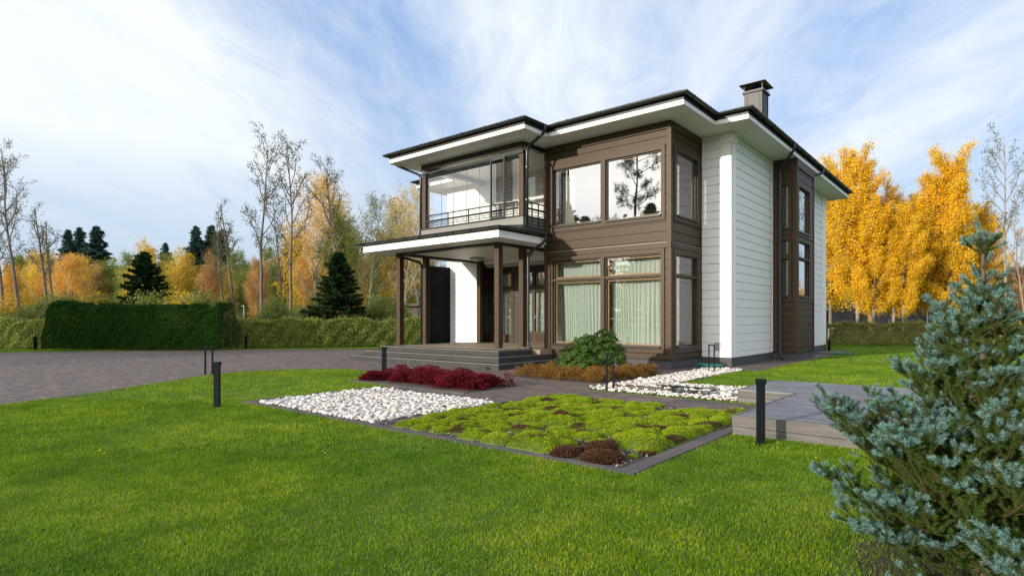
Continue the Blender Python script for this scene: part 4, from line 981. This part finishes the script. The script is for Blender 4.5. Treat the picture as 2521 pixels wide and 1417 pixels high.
def shed():
    x, y = at(1052, 40); s = empty('garden_shed', (x, y, 0), .5, label='small dark brown shed seen between the porch posts', category='shed')
    for nm, q, m_ in (('wall', (-1.2, 2.5, -1, 1, 0, 2.3), 'brown'), ('roof', (-1.5, 2.8, -1.3, 1.3, 2.31, 2.5), 'roofm'), ('door', (-1.0, -.2, -1.05, -1.001, .05, 2.0), 'darkbrown'), ('corner_post', (-1.26, -1.16, -1.06, -.96, 0, 2.3), 'vent')):
        b = MB(); b.box(*q); me = bpy.data.meshes.new(nm); me.from_pydata(b.v, [], b.f); me.update(); link(nm, me, M[m_], s)
shed()

# ------------------------------------------------------------------ timber terrace
def terrace():
    X0, X1, Y0, Y1, U0, UY0, UY1, UX1 = -2.66, 3.6, 6.64, 9.22, -3.6, 9.22, 10.95, 3.6
    top = .23
    n = empty('timber_terrace', (-.5, 8.5, 0), label='low weathered grey timber deck on the lawn with a stepped corner', category='deck')
    b = MB(); y = Y0 + .05
    while y < UY1 - .02:
        x0 = X0 + .045 if y < Y1 - .1 else U0 + .045
        if abs(y - (Y1)) < .0: pass
        b.box(x0, X1, y, y + .132, top - .03, top - .002 * ((y * 37) % 2)); y += .14
    b.build('deck_boards', M['deck'], n)
    for q in ((X0, X1, Y0, Y0 + .045, .10, top + .004), (X0 + .002, X1, Y0 + .008, Y0 + .05, 0, .095), (X0, X0 + .045, Y0 + .046, Y1 - .0, .10, top + .003), (X0 + .004, X0 + .045, Y0 + .046, Y1, 0, .095),
              (U0, X0 - .001, UY0 + .005, UY0 + .05, .10, top + .003), (U0 + .003, X0 - .001, UY0 + .01, UY0 + .05, 0, .095), (U0 - .0, U0 + .045, UY0 + .051, UY1, .10, top + .002), (U0 + .004, U0 + .045, UY0 + .051, UY1, 0, .095), (U0, UX1, UY1 + .001, UY1 + .045, 0, top + .001)):
        b = MB(); b.box(*q); b.build('edge_board', M['deckside'], n, bevel=.004)
terrace()

# ------------------------------------------------------------------ bollard lights
def bollard_closed(x, y, h_, lab, r=.045, rz=0):
    n = empty('bollard_light', (x, y, 0), rz, label=lab, category='bollard', group='solid black bollard lights')
    def prof(w, d, k=10): return [(-w, -d), (w, -d)] + [(w * math.cos(a), d * .2 + d * .9 * math.sin(a)) for a in [math.pi * i / k for i in range(k + 1)]]
    def mk(nm, b):
        me = bpy.data.meshes.new(nm); me.from_pydata(b.v, [], b.f); me.update(); return link(nm, me, M['black'], n)
    b = MB(); b.prism(prof(r, r), 0, h_ - .05); b.prism(prof(r * .5, r * .15), 0, .001) if False else None; mk('post', b)
    b = MB(); b.prism(prof(r * 1.28, r * 1.28), h_ - .052, h_); mk('cap', b)
def bollard_open(x, y, h_, lab, w=.075, rz=.6):
    n = empty('bollard_light', (x, y, 0), rz, label=lab, category='bollard', group='black frame-shaped bollard lights')
    for nm, q in (('leg', (-w, -w + .032, -.018, .018, 0, h_ - .031)), ('leg', (w - .032, w, -.018, .018, 0, h_ - .031)), ('head', (-w, w, -.02, .02, h_ - .03, h_))):
        b = MB(); b.box(*q); me = bpy.data.meshes.new(nm); me.from_pydata(b.v, [], b.f); me.update(); link(nm, me, M['black'], n)
bollard_closed(-10.1, 3.87, .73, 'solid black bollard light alone on the front lawn at left', .040, .75)
bollard_closed(-2.18, 6.27, .735, 'solid black bollard light in front of the timber deck', .045, .5)
bollard_closed(-12.4, 8.45, .72, 'solid black bollard light beside the red shrubs', .05, .7)
bollard_open(-16.3, 6.05, .72, 'black frame-shaped bollard light at the edge of the drive', .10, .75)
bollard_open(-6.24, 9.3, .74, 'black frame-shaped bollard light at the tip of the pebble bed', .085, .3)
bollard_open(-6.13, 13.9, .75, 'black frame-shaped bollard light near the white house corner', .085, .3)
bollard_closed(*at(87, 26.3), .6, 'small black bollard light before the hedge at far left', .06)
bollard_closed(*at(606, 26.8), .62, 'small black bollard light before the hedge right of the dark hedge', .05)
bollard_closed(*at(1025, 31), .62, 'small black bollard light seen between the porch posts', .05)

# ------------------------------------------------------------------ hoses, tap, garden post, white pole
def hose(x, y, r, lab, n=5, seed=0, sx=1.):
    rng = random.Random(seed); pts = []
    for k in range(n * 24):
        a = k / 24 * 6.283; q = r * (1 + .25 * math.sin(a * .37 + seed)); pts.append((x + sx * q * math.cos(a) + .1 * math.sin(a * .21), y + q * .8 * math.sin(a) + .08 * math.cos(a * .3), .02 + .02 * (k / 24) + .008 * math.sin(a * 3)))
    pts.append((x - r * 2.2 * sx, y - .1, .02)); b = MB(); b.tube(pts, .012, 6)
    o = empty('garden_hose', (x, y, 0), label=lab, category='hose'); b.build('coil', M['hose'], o, smooth=True)
hose(-6.72, 15.05, .34, 'green garden hose coiled beside the white house corner', 6, 1)
hose(-5.15, 24.2, .45, 'green hose lying on the paving behind the rear bay', 2, 2)
b = MB(); b.tube([(-6.25, 27.0, 0), (-6.25, 27.0, .42), (-6.25, 27.0, .44), (-6.25, 27.0, .50), (-6.25, 27.0, .52), (-6.25, 27.0, .60)], [.06, .06, .045, .045, .03, .02], 12)
o = b.build('hose_connector_post', M['black'], label='short black tapered garden post at the far house corner', category='tap post')
b = MB(); b.tube([(-6.36, 27.34, 0), (-6.36, 27.34, .98), (-6.12, 27.32, 1.0)], .022, 8); b.build('standpipe', M['whitetrim'], label='thin white standpipe at the far house corner', category='pipe')
x, y = at(600, 31); b = MB(); b.tube([(x, y, 0), (x, y, 2.15)], .022, 8); b.box(x - .2, x + .03, y - .03, y + .03, 2.12, 2.16); b.build('white_lamp_post', M['whitetrim'], label='thin white lamp post behind the hedge', category='lamp post')

# ------------------------------------------------------------------ pebbles
def ico(sub):
    import bmesh
    bm = bmesh.new(); bmesh.ops.create_icosphere(bm, subdivisions=sub, radius=1); v = np.array([q.co[:] for q in bm.verts]); f = np.array([[q.index for q in t.verts] for t in bm.faces]); bm.free(); return v, f
def pebbles(name, polys, step, size, sub, mat, seed, z0, label, layers=2, keep=None):
    rng = np.random.default_rng(seed); v0, f0 = ico(sub); n0 = len(v0); V = []; F_ = []; c = 0
    var = [v0 * (1 + .14 * np.sin(v0 @ rng.normal(size=3) * 2.2 + rng.uniform(0, 6))[:, None] + .08 * np.sin(v0 @ rng.normal(size=3) * 4)[:, None]) for _ in range(8)]
    for poly in polys:
        xs, ys = [p[0] for p in poly], [p[1] for p in poly]
        for ly in range(layers):
            gx, gy = np.meshgrid(np.arange(min(xs), max(xs), step), np.arange(min(ys), max(ys), step)); gx = gx.ravel() + rng.uniform(-.5, .5, gx.size) * step; gy = gy.ravel() + rng.uniform(-.5, .5, gy.size) * step
            ok = in_poly(gx, gy, poly)
            if ly: ok &= rng.uniform(size=len(ok)) < .38
            if keep is not None: ok &= keep(gx, gy, ly)
            for x, y in zip(gx[ok], gy[ok]):
                s = size * rng.uniform(.6, 1.25) * (1.25 if rng.uniform() < .08 else 1); sc = np.array([s, s * rng.uniform(.62, .9), s * rng.uniform(.36, .54)])
                a, t, t2 = rng.uniform(0, 6.28), rng.normal(0, .22), rng.normal(0, .22)
                Rm = np.array(Matrix.Rotation(a, 3, 'Z') @ Matrix.Rotation(t, 3, 'X') @ Matrix.Rotation(t2, 3, 'Y'))
                V.append((var[rng.integers(8)] * sc) @ Rm.T + np.array([x, y, z0 + ly * size * .5 + sc[2] * .5 + rng.uniform(0, .012)])); F_.append(f0 + c); c += n0
    me = np_mesh(name, np.concatenate(V), [np.concatenate(F_)], True)
    return link(name, me, mat, kind='stuff', label=label)
pebbles('white_pebbles', [rect(-10.17, -6.84, 4.52, 6.81)], .066, .043, 2, M['pebble'], 1, .0, 'rounded white pebbles filling the left garden bed')
LP = [(-6.68, 9.24), (-3.62, 9.24), (-3.62, 10.93), (-5.75, 10.98), (-5.70, 15.05), (-6.66, 15.08)]
POOLS = [(-5.85, 9.75, .55, .22), (-5.0, 9.72, .42, .2), (-4.25, 9.75, .42, .24), (-5.3, 10.25, .42, .17), (-4.55, 10.3, .38, .15)]
def keep_dry(x, y, ly):
    w = np.zeros(len(x), bool)
    for a, b_, r1, r2 in POOLS: w |= ((x - a) / r1) ** 2 + ((y - b_) / r2) ** 2 < 1.15 + .30 * np.sin(x * 31) * np.sin(y * 27)
    return ~(w & (np.sin(x * 173.1 + y * 91.7) < .97))
pebbles('mixed_pebbles', [LP], .074, .047, 2, M['pebble2'], 2, .01, 'white and beige pebbles in the angled bed beside the house', 2, keep_dry)
def pools():
    b = MB(); rng = random.Random(4)
    for a, c, r1, r2 in POOLS:
        pts = [(a + r1 * 1.22 * math.cos(t) * rng.uniform(.9, 1.05), c + r2 * 1.22 * math.sin(t) * rng.uniform(.9, 1.05)) for t in [6.283 * k / 22 for k in range(22)]]
        k = 0.058 + .001 * len(b.f); b.add([(x, y, k) for x, y in pts], [tuple(range(22))])
    b.build('water', M['water'], kind='structure', label='shallow still water among the pebbles')
pools()

# ------------------------------------------------------------------ moss bed
def moss():
    rng = np.random.default_rng(9); x0, x1, y0, y1 = BEDS['moss']; mound = []
    tries = 0
    while len(mound) < 120 and tries < 9000:
        tries += 1; x, y = rng.uniform(x0 + .1, x1 - .1), rng.uniform(y0 + .1, y1 - .1); r = rng.uniform(.12, .27)
        if x > -3.85 and y < 5.2: continue              # bare corner with the brown tufts
        if (x + 4.15) ** 2 + (y - 7.8) ** 2 < .10: continue
        if any((x - a) ** 2 + (y - b_) ** 2 < (.74 * (r + c)) ** 2 for a, b_, c, h_ in mound): continue
        mound.append((x, y, r, r * rng.uniform(.26, .44)))
    mound += [(-3.15, 5.42, .22, .12), (-4.05, 4.68, .20, .10), (-4.35, 4.9, .2, .10)]
    mound = np.array(mound)
    def height(x, y):
        h_ = np.zeros(len(x))
        for a, b_, r, t in mound:
            d2 = ((x - a) ** 2 + (y - b_) ** 2) / (r * 1.12) ** 2; h_ = np.maximum(h_, t * np.sqrt(np.maximum(0, 1 - d2)))
        ed = np.minimum.reduce([x - x0, x1 - x, y - y0, y1 - y]); return h_ * (1 + .10 * np.sin(x * 40) * np.sin(y * 37)) * np.sqrt(np.clip((ed - .01) / .10, 0, 1))
    n = 420000; x, y = rng.uniform(x0, x1, n), rng.uniform(y0, y1, n); h_ = height(x, y); ok = h_ > .012; x, y, h_ = x[ok], y[ok], h_[ok]
    e_ = .01; gx = (height(x + e_, y) - height(x - e_, y)) / (2 * e_); gy = (height(x, y + e_) - height(x, y - e_)) / (2 * e_)
    nrm = unit(np.stack([-np.clip(gx, -2, 2), -np.clip(gy, -2, 2), np.ones(len(x))], 1))
    P_ = np.stack([x, y, h_ + .012], 1) + nrm * rng.uniform(-.008, .010, (len(x), 1))
    brown = (np.sin(x * 5.1 + 1) * np.sin(y * 6.3) + .5 * np.sin(x * 13 + 2) * np.sin(y * 11 + 1) + .12 * rng.normal(size=len(x))) > .82 - .25 * (h_ < .035)
    for msk, m_, nm, lb in ((~brown, M['l_moss'], 'moss_cover', 'bright lime-green cushion moss covering the bed'), (brown, M['l_brownmoss'], 'dry_moss', 'brown dried patches between the green cushions')):
        v, f = leaves(P_[msk], .0155, rng, .55, .2, nrm[msk] * 1.3); link(nm, np_mesh(nm, v, [f]), m_, kind='stuff', label=lb)
    # solid body under the tufts
    gx_ = np.linspace(x0, x1, 190); gy_ = np.linspace(y0, y1, 180); X_, Y_ = np.meshgrid(gx_, gy_); Z_ = height(X_.ravel(), Y_.ravel()) + .010
    i, j = np.meshgrid(np.arange(179), np.arange(189), indexing='ij'); a = (i * 190 + j).ravel(); q = np.stack([a, a + 1, a + 191, a + 190], 1); zq = Z_[q].max(1); q = q[zq > .02]
    body = paint('moss_body', (.07, .12, .012), .95, .3, 20); link('moss_body', np_mesh('moss_body', np.stack([X_.ravel(), Y_.ravel(), Z_], 1), [q], True), body, kind='stuff', label='dense inside of the moss cushions')
    # bark chips
    n = 9000; x, y = rng.uniform(x0 + .02, x1 - .02, n), rng.uniform(y0 + .02, y1 - .02, n); ok = height(x, y) < .03; x, y = x[ok], y[ok]
    d = rng.normal(size=(len(x), 3)); d[:, 2] *= .25; v, f = leaves(np.stack([x, y, rng.uniform(.014, .03, len(x))], 1), .045, rng, .38, 1.5, d)
    link('bark_mulch', np_mesh('bark_mulch', v, [f]), M['mulch'], kind='stuff', label='grey-brown bark chips between the cushions')
moss()
def tuft(x, y, r, h_, n, size, mat, label, name='tuft', cate='dwarf shrub', group=None, seed=0):
    rng = np.random.default_rng(seed); q = unit(rng.normal(size=(n, 3))); q[:, 2] = np.abs(q[:, 2]); s = rng.uniform(.55, 1, (n, 1)) ** .5; P_ = q * s * np.array([r, r * .85, h_])
    v, f = leaves(P_ + np.array([0, 0, .01]), size, rng, .2, .1, q * 1.1 + np.array([0, 0, .8])); o = link(name, np_mesh(name, v, [f]), mat, label=label, category=cate, group=group); o.location = (x, y, 0); o.rotation_euler = (0, 0, seed)
tuft(-3.45, 4.93, .21, .10, 7000, .035, LM['brownmoss'], 'large dark brown heather tuft, rear one of the three at the bed corner', 'heather_tuft', 'heather', 'brown heather tufts', 1)
tuft(-3.66, 4.64, .20, .07, 6000, .035, LM['brownmoss'], 'low brown heather tuft, left one of the three at the bed corner', 'heather_tuft', 'heather', 'brown heather tufts', 2)
tuft(-3.22, 4.66, .24, .085, 9000, .035, LM['brownmoss'], 'widest brown heather tuft, nearest to the paver corner of the bed', 'heather_tuft', 'heather', 'brown heather tufts', 3)
tuft(-2.99, 4.88, .05, .05, 700, .02, LM['moss'], 'tiny lime-green moss cushion beside the brown heather', 'moss_cushion', 'moss', None, 4)
tuft(-2.99, 5.15, .12, .03, 2500, .03, LM['brownmoss'], 'flat brown dried cushion at the right bed edge', 'moss_cushion', 'moss', None, 5)
tuft(-4.9, 6.1, .16, .15, 2600, .03, LM['brownmoss'], 'small brown tuft in the middle of the moss bed', 'heather_tuft', 'heather', 'brown heather tufts', 6)

# ------------------------------------------------------------------ shrubs
def shrub(x, y, rx, ry, h_, n, size, mat, label, name, cate, group=None, seed=0, aspect=.5, stems=14, spike=0., updir=.6):
    rng = np.random.default_rng(seed); t = empty(name, (x, y, 0), 0, label=label, category=cate, group=group)
    nb = 60; bd = unit(rng.normal(size=(nb, 3))); bd[:, 2] = np.abs(bd[:, 2]); bl = rng.uniform(.75, 1.15 + spike, nb)
    q = unit(rng.normal(size=(n, 3))); q[:, 2] = np.abs(q[:, 2]) * 1.0; w = (q @ bd.T); k = w.argmax(1); lump = bl[k] * (.86 + .14 * np.clip((w.max(1) - .85) / .15, 0, 1))
    s = rng.uniform(.35, 1, n) ** .45; P_ = q * (s * lump)[:, None] * np.array([rx, ry, h_]); P_[:, 2] += .03
    v, f = leaves(P_, size, rng, aspect, .3, q * .8 + np.array([0, 0, updir])); link('foliage', np_mesh('foliage', v, [f]), mat, t)
    tb = []
    for i in range(stems):
        d = bd[i] * np.array([rx, ry, h_]) * .85; tb.append(([np.array([0, 0, 0.]) + d * np.array([.15, .15, 0]), d * np.array([.55, .55, .6]), d], [.012, .008, .004], 1))
    link('stem', tubes_mesh('stem', tb), M['twig'], t); return t
reds = [(a_, b_, c_ * .93, d_ * .66) for a_, b_, c_, d_ in [(-11.75, 7.75, .28, .24), (-11.3, 8.2, .42, .36), (-10.85, 7.95, .36, .31), (-10.45, 8.3, .42, .36), (-10.0, 8.0, .45, .36), (-9.75, 8.45, .38, .34), (-9.4, 8.1, .42, .36), (-9.05, 7.85, .40, .33), (-8.75, 8.25, .36, .30), (-8.95, 8.55, .32, .27), (-10.95, 8.55, .36, .33), (-8.55, 7.85, .25, .2)]]
pos_ = ['leftmost crimson barberry beside the black bollard', 'second crimson barberry from the left of the row', 'low crimson barberry at the front of the row on the left', 'tall crimson barberry left of the row centre', 'bright crimson barberry at the front of the row centre', 'crimson barberry behind the row centre', 'bright crimson barberry right of the row centre', 'dark crimson barberry at the front near the right end', 'dark crimson barberry at the right end of the row', 'crimson barberry at the back near the right end', 'crimson barberry at the back left of the row', 'small dark barberry at the front right tip of the row']
for i, ((x, y, r, h_), lb) in enumerate(zip(reds, pos_)): shrub(x, y, r * 1.08, r, h_, 5200, .034, LM['red'], lb, 'barberry', 'barberry', 'crimson barberry shrubs', 20 + i, .55, 12, .35, .8)
shrub(-8.35, 8.62, .13, .12, .22, 320, .035, LM['red'], 'single sparse barberry apart from the row on bare soil', 'barberry', 'barberry', 'crimson barberry shrubs', 40, .55, 14, .5)
rng0 = random.Random(8); k = 0
rl = ['at the far left tip', 'left of the rhododendron', 'before the rhododendron on the left', 'before the rhododendron in the middle', 'before the rhododendron on the right', 'right beside the rhododendron', 'between rhododendron and house wall', 'at the far right tip near the house', 'at the right near the pebbles', 'behind the left tip', 'at the front tip of the bed', 'in the front right of the bed']
for (x, y, r), lb in zip([(-9.5, 10.6, .34), (-9.05, 10.9, .38), (-8.65, 10.45, .36), (-8.1, 10.5, .36), (-7.55, 10.7, .36), (-7.35, 11.3, .36), (-7.45, 11.9, .38), (-7.3, 12.45, .3), (-7.2, 11.7, .28), (-9.4, 11.3, .34), (-7.35, 10.4, .26), (-7.8, 11.05, .34)], rl):
    shrub(x, y, r * 1.1, r, .24, 3600, .032, LM['rusty'], 'low rust-brown ground shrub ' + lb, 'ground_shrub', 'shrub', 'low rust-brown shrubs round the rhododendron', 60 + k, .4, 12, .3, 1.); k += 1
def rhodo():
    rng = np.random.default_rng(77); x, y = -8.35, 11.55; t = empty('rhododendron', (x, y, 0), label='glossy green rhododendron bush in front of the bay', category='bush')
    V = []; c = []
    blobs = [(0, 0, .48, .62, .50), (.38, .15, .58, .48, .46), (-.42, -.1, .36, .46, .38), (.1, -.30, .34, .52, .36), (.32, .18, .92, .30, .24), (-.1, 0, .76, .36, .26), (.6, .15, .40, .32, .38), (-.66, -.2, .22, .28, .24)]
    for bx, by, bz, r, hz in blobs:
        for _ in range(int(560 * r)):
            q = unit(rng.normal(size=3));
            if q[2] < -.5: continue
            p = np.array([bx, by, bz]) + q * np.array([r, r, hz]) * rng.uniform(.7, 1.04)
            if p[2] < .06: continue
            ax = unit(q * .8 + np.array([0, 0, .7]) + rng.normal(0, .25, 3)); e1 = unit(np.cross(ax, [.3, .5, .1])); e2 = np.cross(ax, e1); m_ = rng.integers(7, 12); a0 = rng.uniform(0, 6.28)
            for j in range(m_):
                a = a0 + j * 6.283 / m_; L = rng.uniform(.065, .11); d = unit((e1 * math.cos(a) + e2 * math.sin(a)) + ax * rng.uniform(-.25, .55)); sd = unit(np.cross(d, ax)); w = L * .17; dn = -ax * L * .12
                V.append([p, p + d * L * .45 + sd * w, p + d * L + dn, p + d * L * .45 - sd * w])
    v = np.array(V).reshape(-1, 3); f = np.arange(len(v)).reshape(-1, 4); link('foliage', np_mesh('foliage', v, [f]), LM['rhodo'], t)
    tb = [([np.zeros(3), np.array([bx, by, bz]) * .5, np.array([bx, by, bz + hz * .7])], [.02, .015, .008], 1) for bx, by, bz, r, hz in blobs]
    link('stem', tubes_mesh('stem', tb), M['twig'], t)
rhodo()

# ------------------------------------------------------------------ the blue spruce in the foreground
def blue_spruce():
    rng = np.random.default_rng(17); bx, by = at(2420, 2.98); t = empty('blue_spruce', (bx, by, 0), label='young blue spruce with pale blue-green tips in the right foreground', category='spruce')
    twigs = []; NB = []; NG = []
    up = np.array([0, 0, 1.])
    def needles(p, q, blue):
        L = np.linalg.norm(q - p); d = (q - p) / L; n = int(L * (2300 if blue else 1800)) + 2; u = rng.uniform(0, 1, n) + (0.0)
        e1 = unit(np.cross(d, [.31, .22, .77])); e2 = np.cross(d, e1); a = rng.uniform(0, 6.283, n); ln = (rng.uniform(.017, .025, n) if blue else rng.uniform(.015, .022, n))
        rad = np.cos(a)[:, None] * e1 + np.sin(a)[:, None] * e2; keep = np.ones(n, bool) if blue else (rad[:, 2] > -.5)
        dd = unit(rad + d * rng.uniform(.35, .9, (n, 1)) + up * (.25 if blue else .1)); b0 = p + (q - p) * u[:, None]; sd = unit(np.cross(dd, rng.normal(size=(n, 3)))) * (.0014 if blue else .0014)
        v = np.stack([b0 - sd, b0 + sd, b0 + dd * ln[:, None]], 1)[keep]; (NB if blue else NG).append(v)
    def shoot(p, d, L, r, lv, bushy=1., out=True):
        d = unit(d); n = max(2, int(L / .05)); pts = [p]; c = p
        for i in range(n):
            d = unit(d + rng.normal(0, .07, 3) + up * (.07 if lv else .035)); c = c + d * L / n; pts.append(c)
        twigs.append((pts, list(np.linspace(r, .0022, n + 1)), 2 if lv else 1))
        tipn = max(1, int(round(min(.07, L * .6) / (L / n))))
        seed_ = rng.uniform()
        for i in range(n):
            rr0 = math.hypot(pts[i][0], pts[i][1]); blue = i >= n - tipn and (out or pts[i][2] > 1.4) and (lv < 2 or seed_ < .6)
            if lv == 0 and i < n * .25: 
                if rng.uniform() < .6: continue
            needles(pts[i], pts[i + 1], blue)
        if lv < 2 and L > .09:
            step = .045 if lv == 0 else .05; s = L * (.2 if lv == 0 else .3); sgn = 1
            while s < L * .93:
                i = min(int(s / L * n), n - 1); side = unit(np.cross(d, up)) * sgn; sgn = -sgn
                ll = (L - s) * rng.uniform(.45, .65) * bushy + rng.uniform(.03, .07)
                if lv == 0: ll = min(ll, .42)
                if ll > .035: shoot(pts[i], d * .75 + side * .8 + up * rng.uniform(-.1, .35) + rng.normal(0, .12, 3), ll, r * .5, lv + 1, 1., out and (lv > 0 or s > L * .48))
                s += step * rng.uniform(.7, 1.3)
            # end fork
            for sg in (-1, 1): shoot(pts[-2], d + unit(np.cross(d, up)) * sg * .8 + up * .1, rng.uniform(.05, .09), .003, 2, 1., out)
    Ht = 1.84
    prof = lambda z: np.interp(z, [.05, .3, .53, .74, 1.05, 1.26, 1.45, 1.58, 1.82], [.84, .95, 1.02, .88, .66, .48, .36, .20, .08])
    trunk = [([np.array([0, 0, -.05]), np.array([.01, 0, .5]), np.array([0, .01, 1.0]), np.array([.0, 0, 1.5]), np.array([0, 0, Ht])], [.035, .028, .02, .012, .006], 0)]
    for z in np.arange(.07, 1.66, .115):
        k = 7 if z < 1.2 else 5; a0 = rng.uniform(0, 6.28)
        for j in range(k):
            a = a0 + j * 6.283 / k + rng.normal(0, .15); R_ = prof(z) * rng.uniform(.60, 1.02); rise = np.interp(z, [.1, .5, .9, 1.7], [.02, .2, .5, 1.0]) * rng.uniform(.7, 1.2)
            zz = z + rng.normal(0, .03) - R_ * rise * 1.0
            shoot(np.array([0, 0, max(.08, zz)]), np.array([math.cos(a), math.sin(a), rise]), R_ * (1 + rise * .25), .006, 0)
    shoot(np.array([0, 0, 1.08]), np.array([RV[0] * .32, RV[1] * .32, 1.]), .42, .008, 0)
    # top: bare leader with a tight head of short shoots
    for j in range(6):
        a = j * 1.05; shoot(np.array([0, 0, Ht - .10]), np.array([math.cos(a), math.sin(a), .9]), .13, .004, 1)
    shoot(np.array([0, 0, Ht - .05]), up, .12, .005, 2)
    for j in range(12): shoot(np.array([0, 0, 1.38 + .028 * j]), np.array([math.cos(j * 2.4), math.sin(j * 2.4), .9]), .20 - .009 * j, .004, 1 if j < 7 else 2)
    for j in range(3): shoot(np.array([0, 0, Ht - .32 + .03 * j]), np.array([math.cos(j * 2.1 + 1), math.sin(j * 2.1 + 1), .6]), .10, .004, 2)
    link('trunk', tubes_mesh('trunk', trunk), M['barkdark'], t); link('twigs', tubes_mesh('twigs', twigs), M['twig'], t)
    for nm, L_, m_ in (('green_needles', NG, M['n_green']), ('blue_tips', NB, M['n_blue'])):
        v = np.concatenate(L_).reshape(-1, 3); link(nm, np_mesh(nm, v, [np.arange(len(v)).reshape(-1, 3)]), m_, t); print(nm, len(v) // 3)
    return bx, by
SPX, SPY = blue_spruce()

# ------------------------------------------------------------------ lawn
def grass():
    rng = np.random.default_rng(5)
    excl = [DRIVE, rect(-2.7, 3.7, 6.6, 9.25), rect(-3.62, 3.7, 9.2, 11.0), [(-6.7, 9.2), (-3.6, 9.2), (-3.6, 10.97), (-5.78, 11.02), (-5.72, 15.13), (-6.7, 15.13)], rect(-20, -5.3, 15.5, 27.5), rect(-12.1, -8.2, 7.3, 8.95)]
    V5 = []; V3 = []
    def field(z0, z1, dens, hgt, wid, five):
        # wedge z0..z1 ahead, a little wider than the view
        a = 1458 / 1400 + .12; b_ = (2521 - 1458) / 1400 + .12; area = (a + b_) * (z1 ** 2 - z0 ** 2) / 2; n = int(area * dens)
        Z = np.sqrt(rng.uniform(z0 ** 2, z1 ** 2, n)); X = rng.uniform(-a, b_, n) * Z; P_ = X[:, None] * RV + Z[:, None] * FV; ok = np.ones(n, bool)
        for p in excl: ok &= ~in_poly(P_[:, 0], P_[:, 1], p)
        ds = np.hypot(P_[:, 0] - SPX, P_[:, 1] - SPY); ok &= ~((ds < .75) & (rng.uniform(size=n) < .93 - ds * .5))
        P_ = P_[ok]; n = len(P_); az = rng.uniform(0, 6.283, n); h_ = hgt * rng.uniform(.55, 1.25, n) * (1 + .25 * np.sin(P_[:, 0] * 1.3) * np.sin(P_[:, 1] * 1.7)); lean = rng.uniform(.1, .9, n)
        d = np.stack([np.cos(az), np.sin(az)], 1); s = np.stack([-d[:, 1], d[:, 0]], 1) * wid * rng.uniform(.7, 1.3, (n, 1)) / 2
        b0 = np.concatenate([P_, np.zeros((n, 1))], 1); s3 = np.concatenate([s, np.zeros((n, 1))], 1)
        mid = b0 + np.concatenate([d * (h_ * lean * .3)[:, None], (h_ * .6)[:, None]], 1); tip = b0 + np.concatenate([d * (h_ * lean)[:, None], (h_ * (1 - lean * .25))[:, None]], 1)
        if five: V5.append(np.stack([b0 - s3, b0 + s3, mid + s3 * .75, mid - s3 * .75, tip], 1))
        else: V3.append(np.stack([b0 - s3, b0 + s3, tip], 1))
    field(2.2, 6, 14500, .025, .0034, True); field(6, 10, 5200, .034, .0052, True)
    field(10, 18, 1600, .04, .010, False); field(18, 34, 380, .045, .02, False)
    # longer fringe along the paving edges
    v5 = np.concatenate(V5).reshape(-1, 3); n5 = len(v5) // 5; v3 = np.concatenate(V3).reshape(-1, 3); n3 = len(v3) // 3; i5 = np.arange(n5)[:, None] * 5; i3 = np.arange(n3)[:, None] * 3 + n5 * 5
    me = np_mesh('lawn_grass', np.concatenate([v5, v3]), [i5 + np.array([[0, 1, 2, 3]]), np.concatenate([i5 + np.array([[3, 2, 4]]), i3 + np.array([[0, 1, 2]])])])
    link('lawn_grass', me, LM['grass'], kind='stuff', label='short mown green grass of the lawn'); print('blades', n5, n3)
grass()
sheet('soil_patch', [[(SPX + .62 * math.cos(a) * (1 + .12 * math.sin(a * 3)), SPY + .62 * math.sin(a) * (1 + .15 * math.cos(a * 2))) for a in [6.283 * k / 30 for k in range(30)]]], .006, M['soil'], kind='structure', label='bare soil under the blue spruce')
# fallen leaves on lawn and paving
def litter():
    rng = np.random.default_rng(12); n = 240; Z = np.sqrt(rng.uniform(30, 500, n)); X = rng.uniform(-1.05, .75, n) * Z; P_ = X[:, None] * RV + Z[:, None] * FV; ok = np.ones(n, bool)
    for p in (rect(-20, -5.4, 11, 28), rect(-10.3, -2.6, 4.4, 8.1), rect(-3.7, 4, 6.5, 11)): ok &= ~in_poly(P_[:, 0], P_[:, 1], p)
    P_ = P_[ok]; d = rng.normal(size=(len(P_), 3)); d[:, 2] *= .2; drv = in_poly(P_[:, 0], P_[:, 1], DRIVE)
    v, f = leaves(np.concatenate([P_, np.where(drv, .015, .045)[:, None]], 1), .035, rng, .6, 1.5, d); link('fallen_leaves', np_mesh('fallen_leaves', v, [f]), LM['orange'], kind='stuff', label='a few fallen autumn leaves on lawn and drive')
litter()
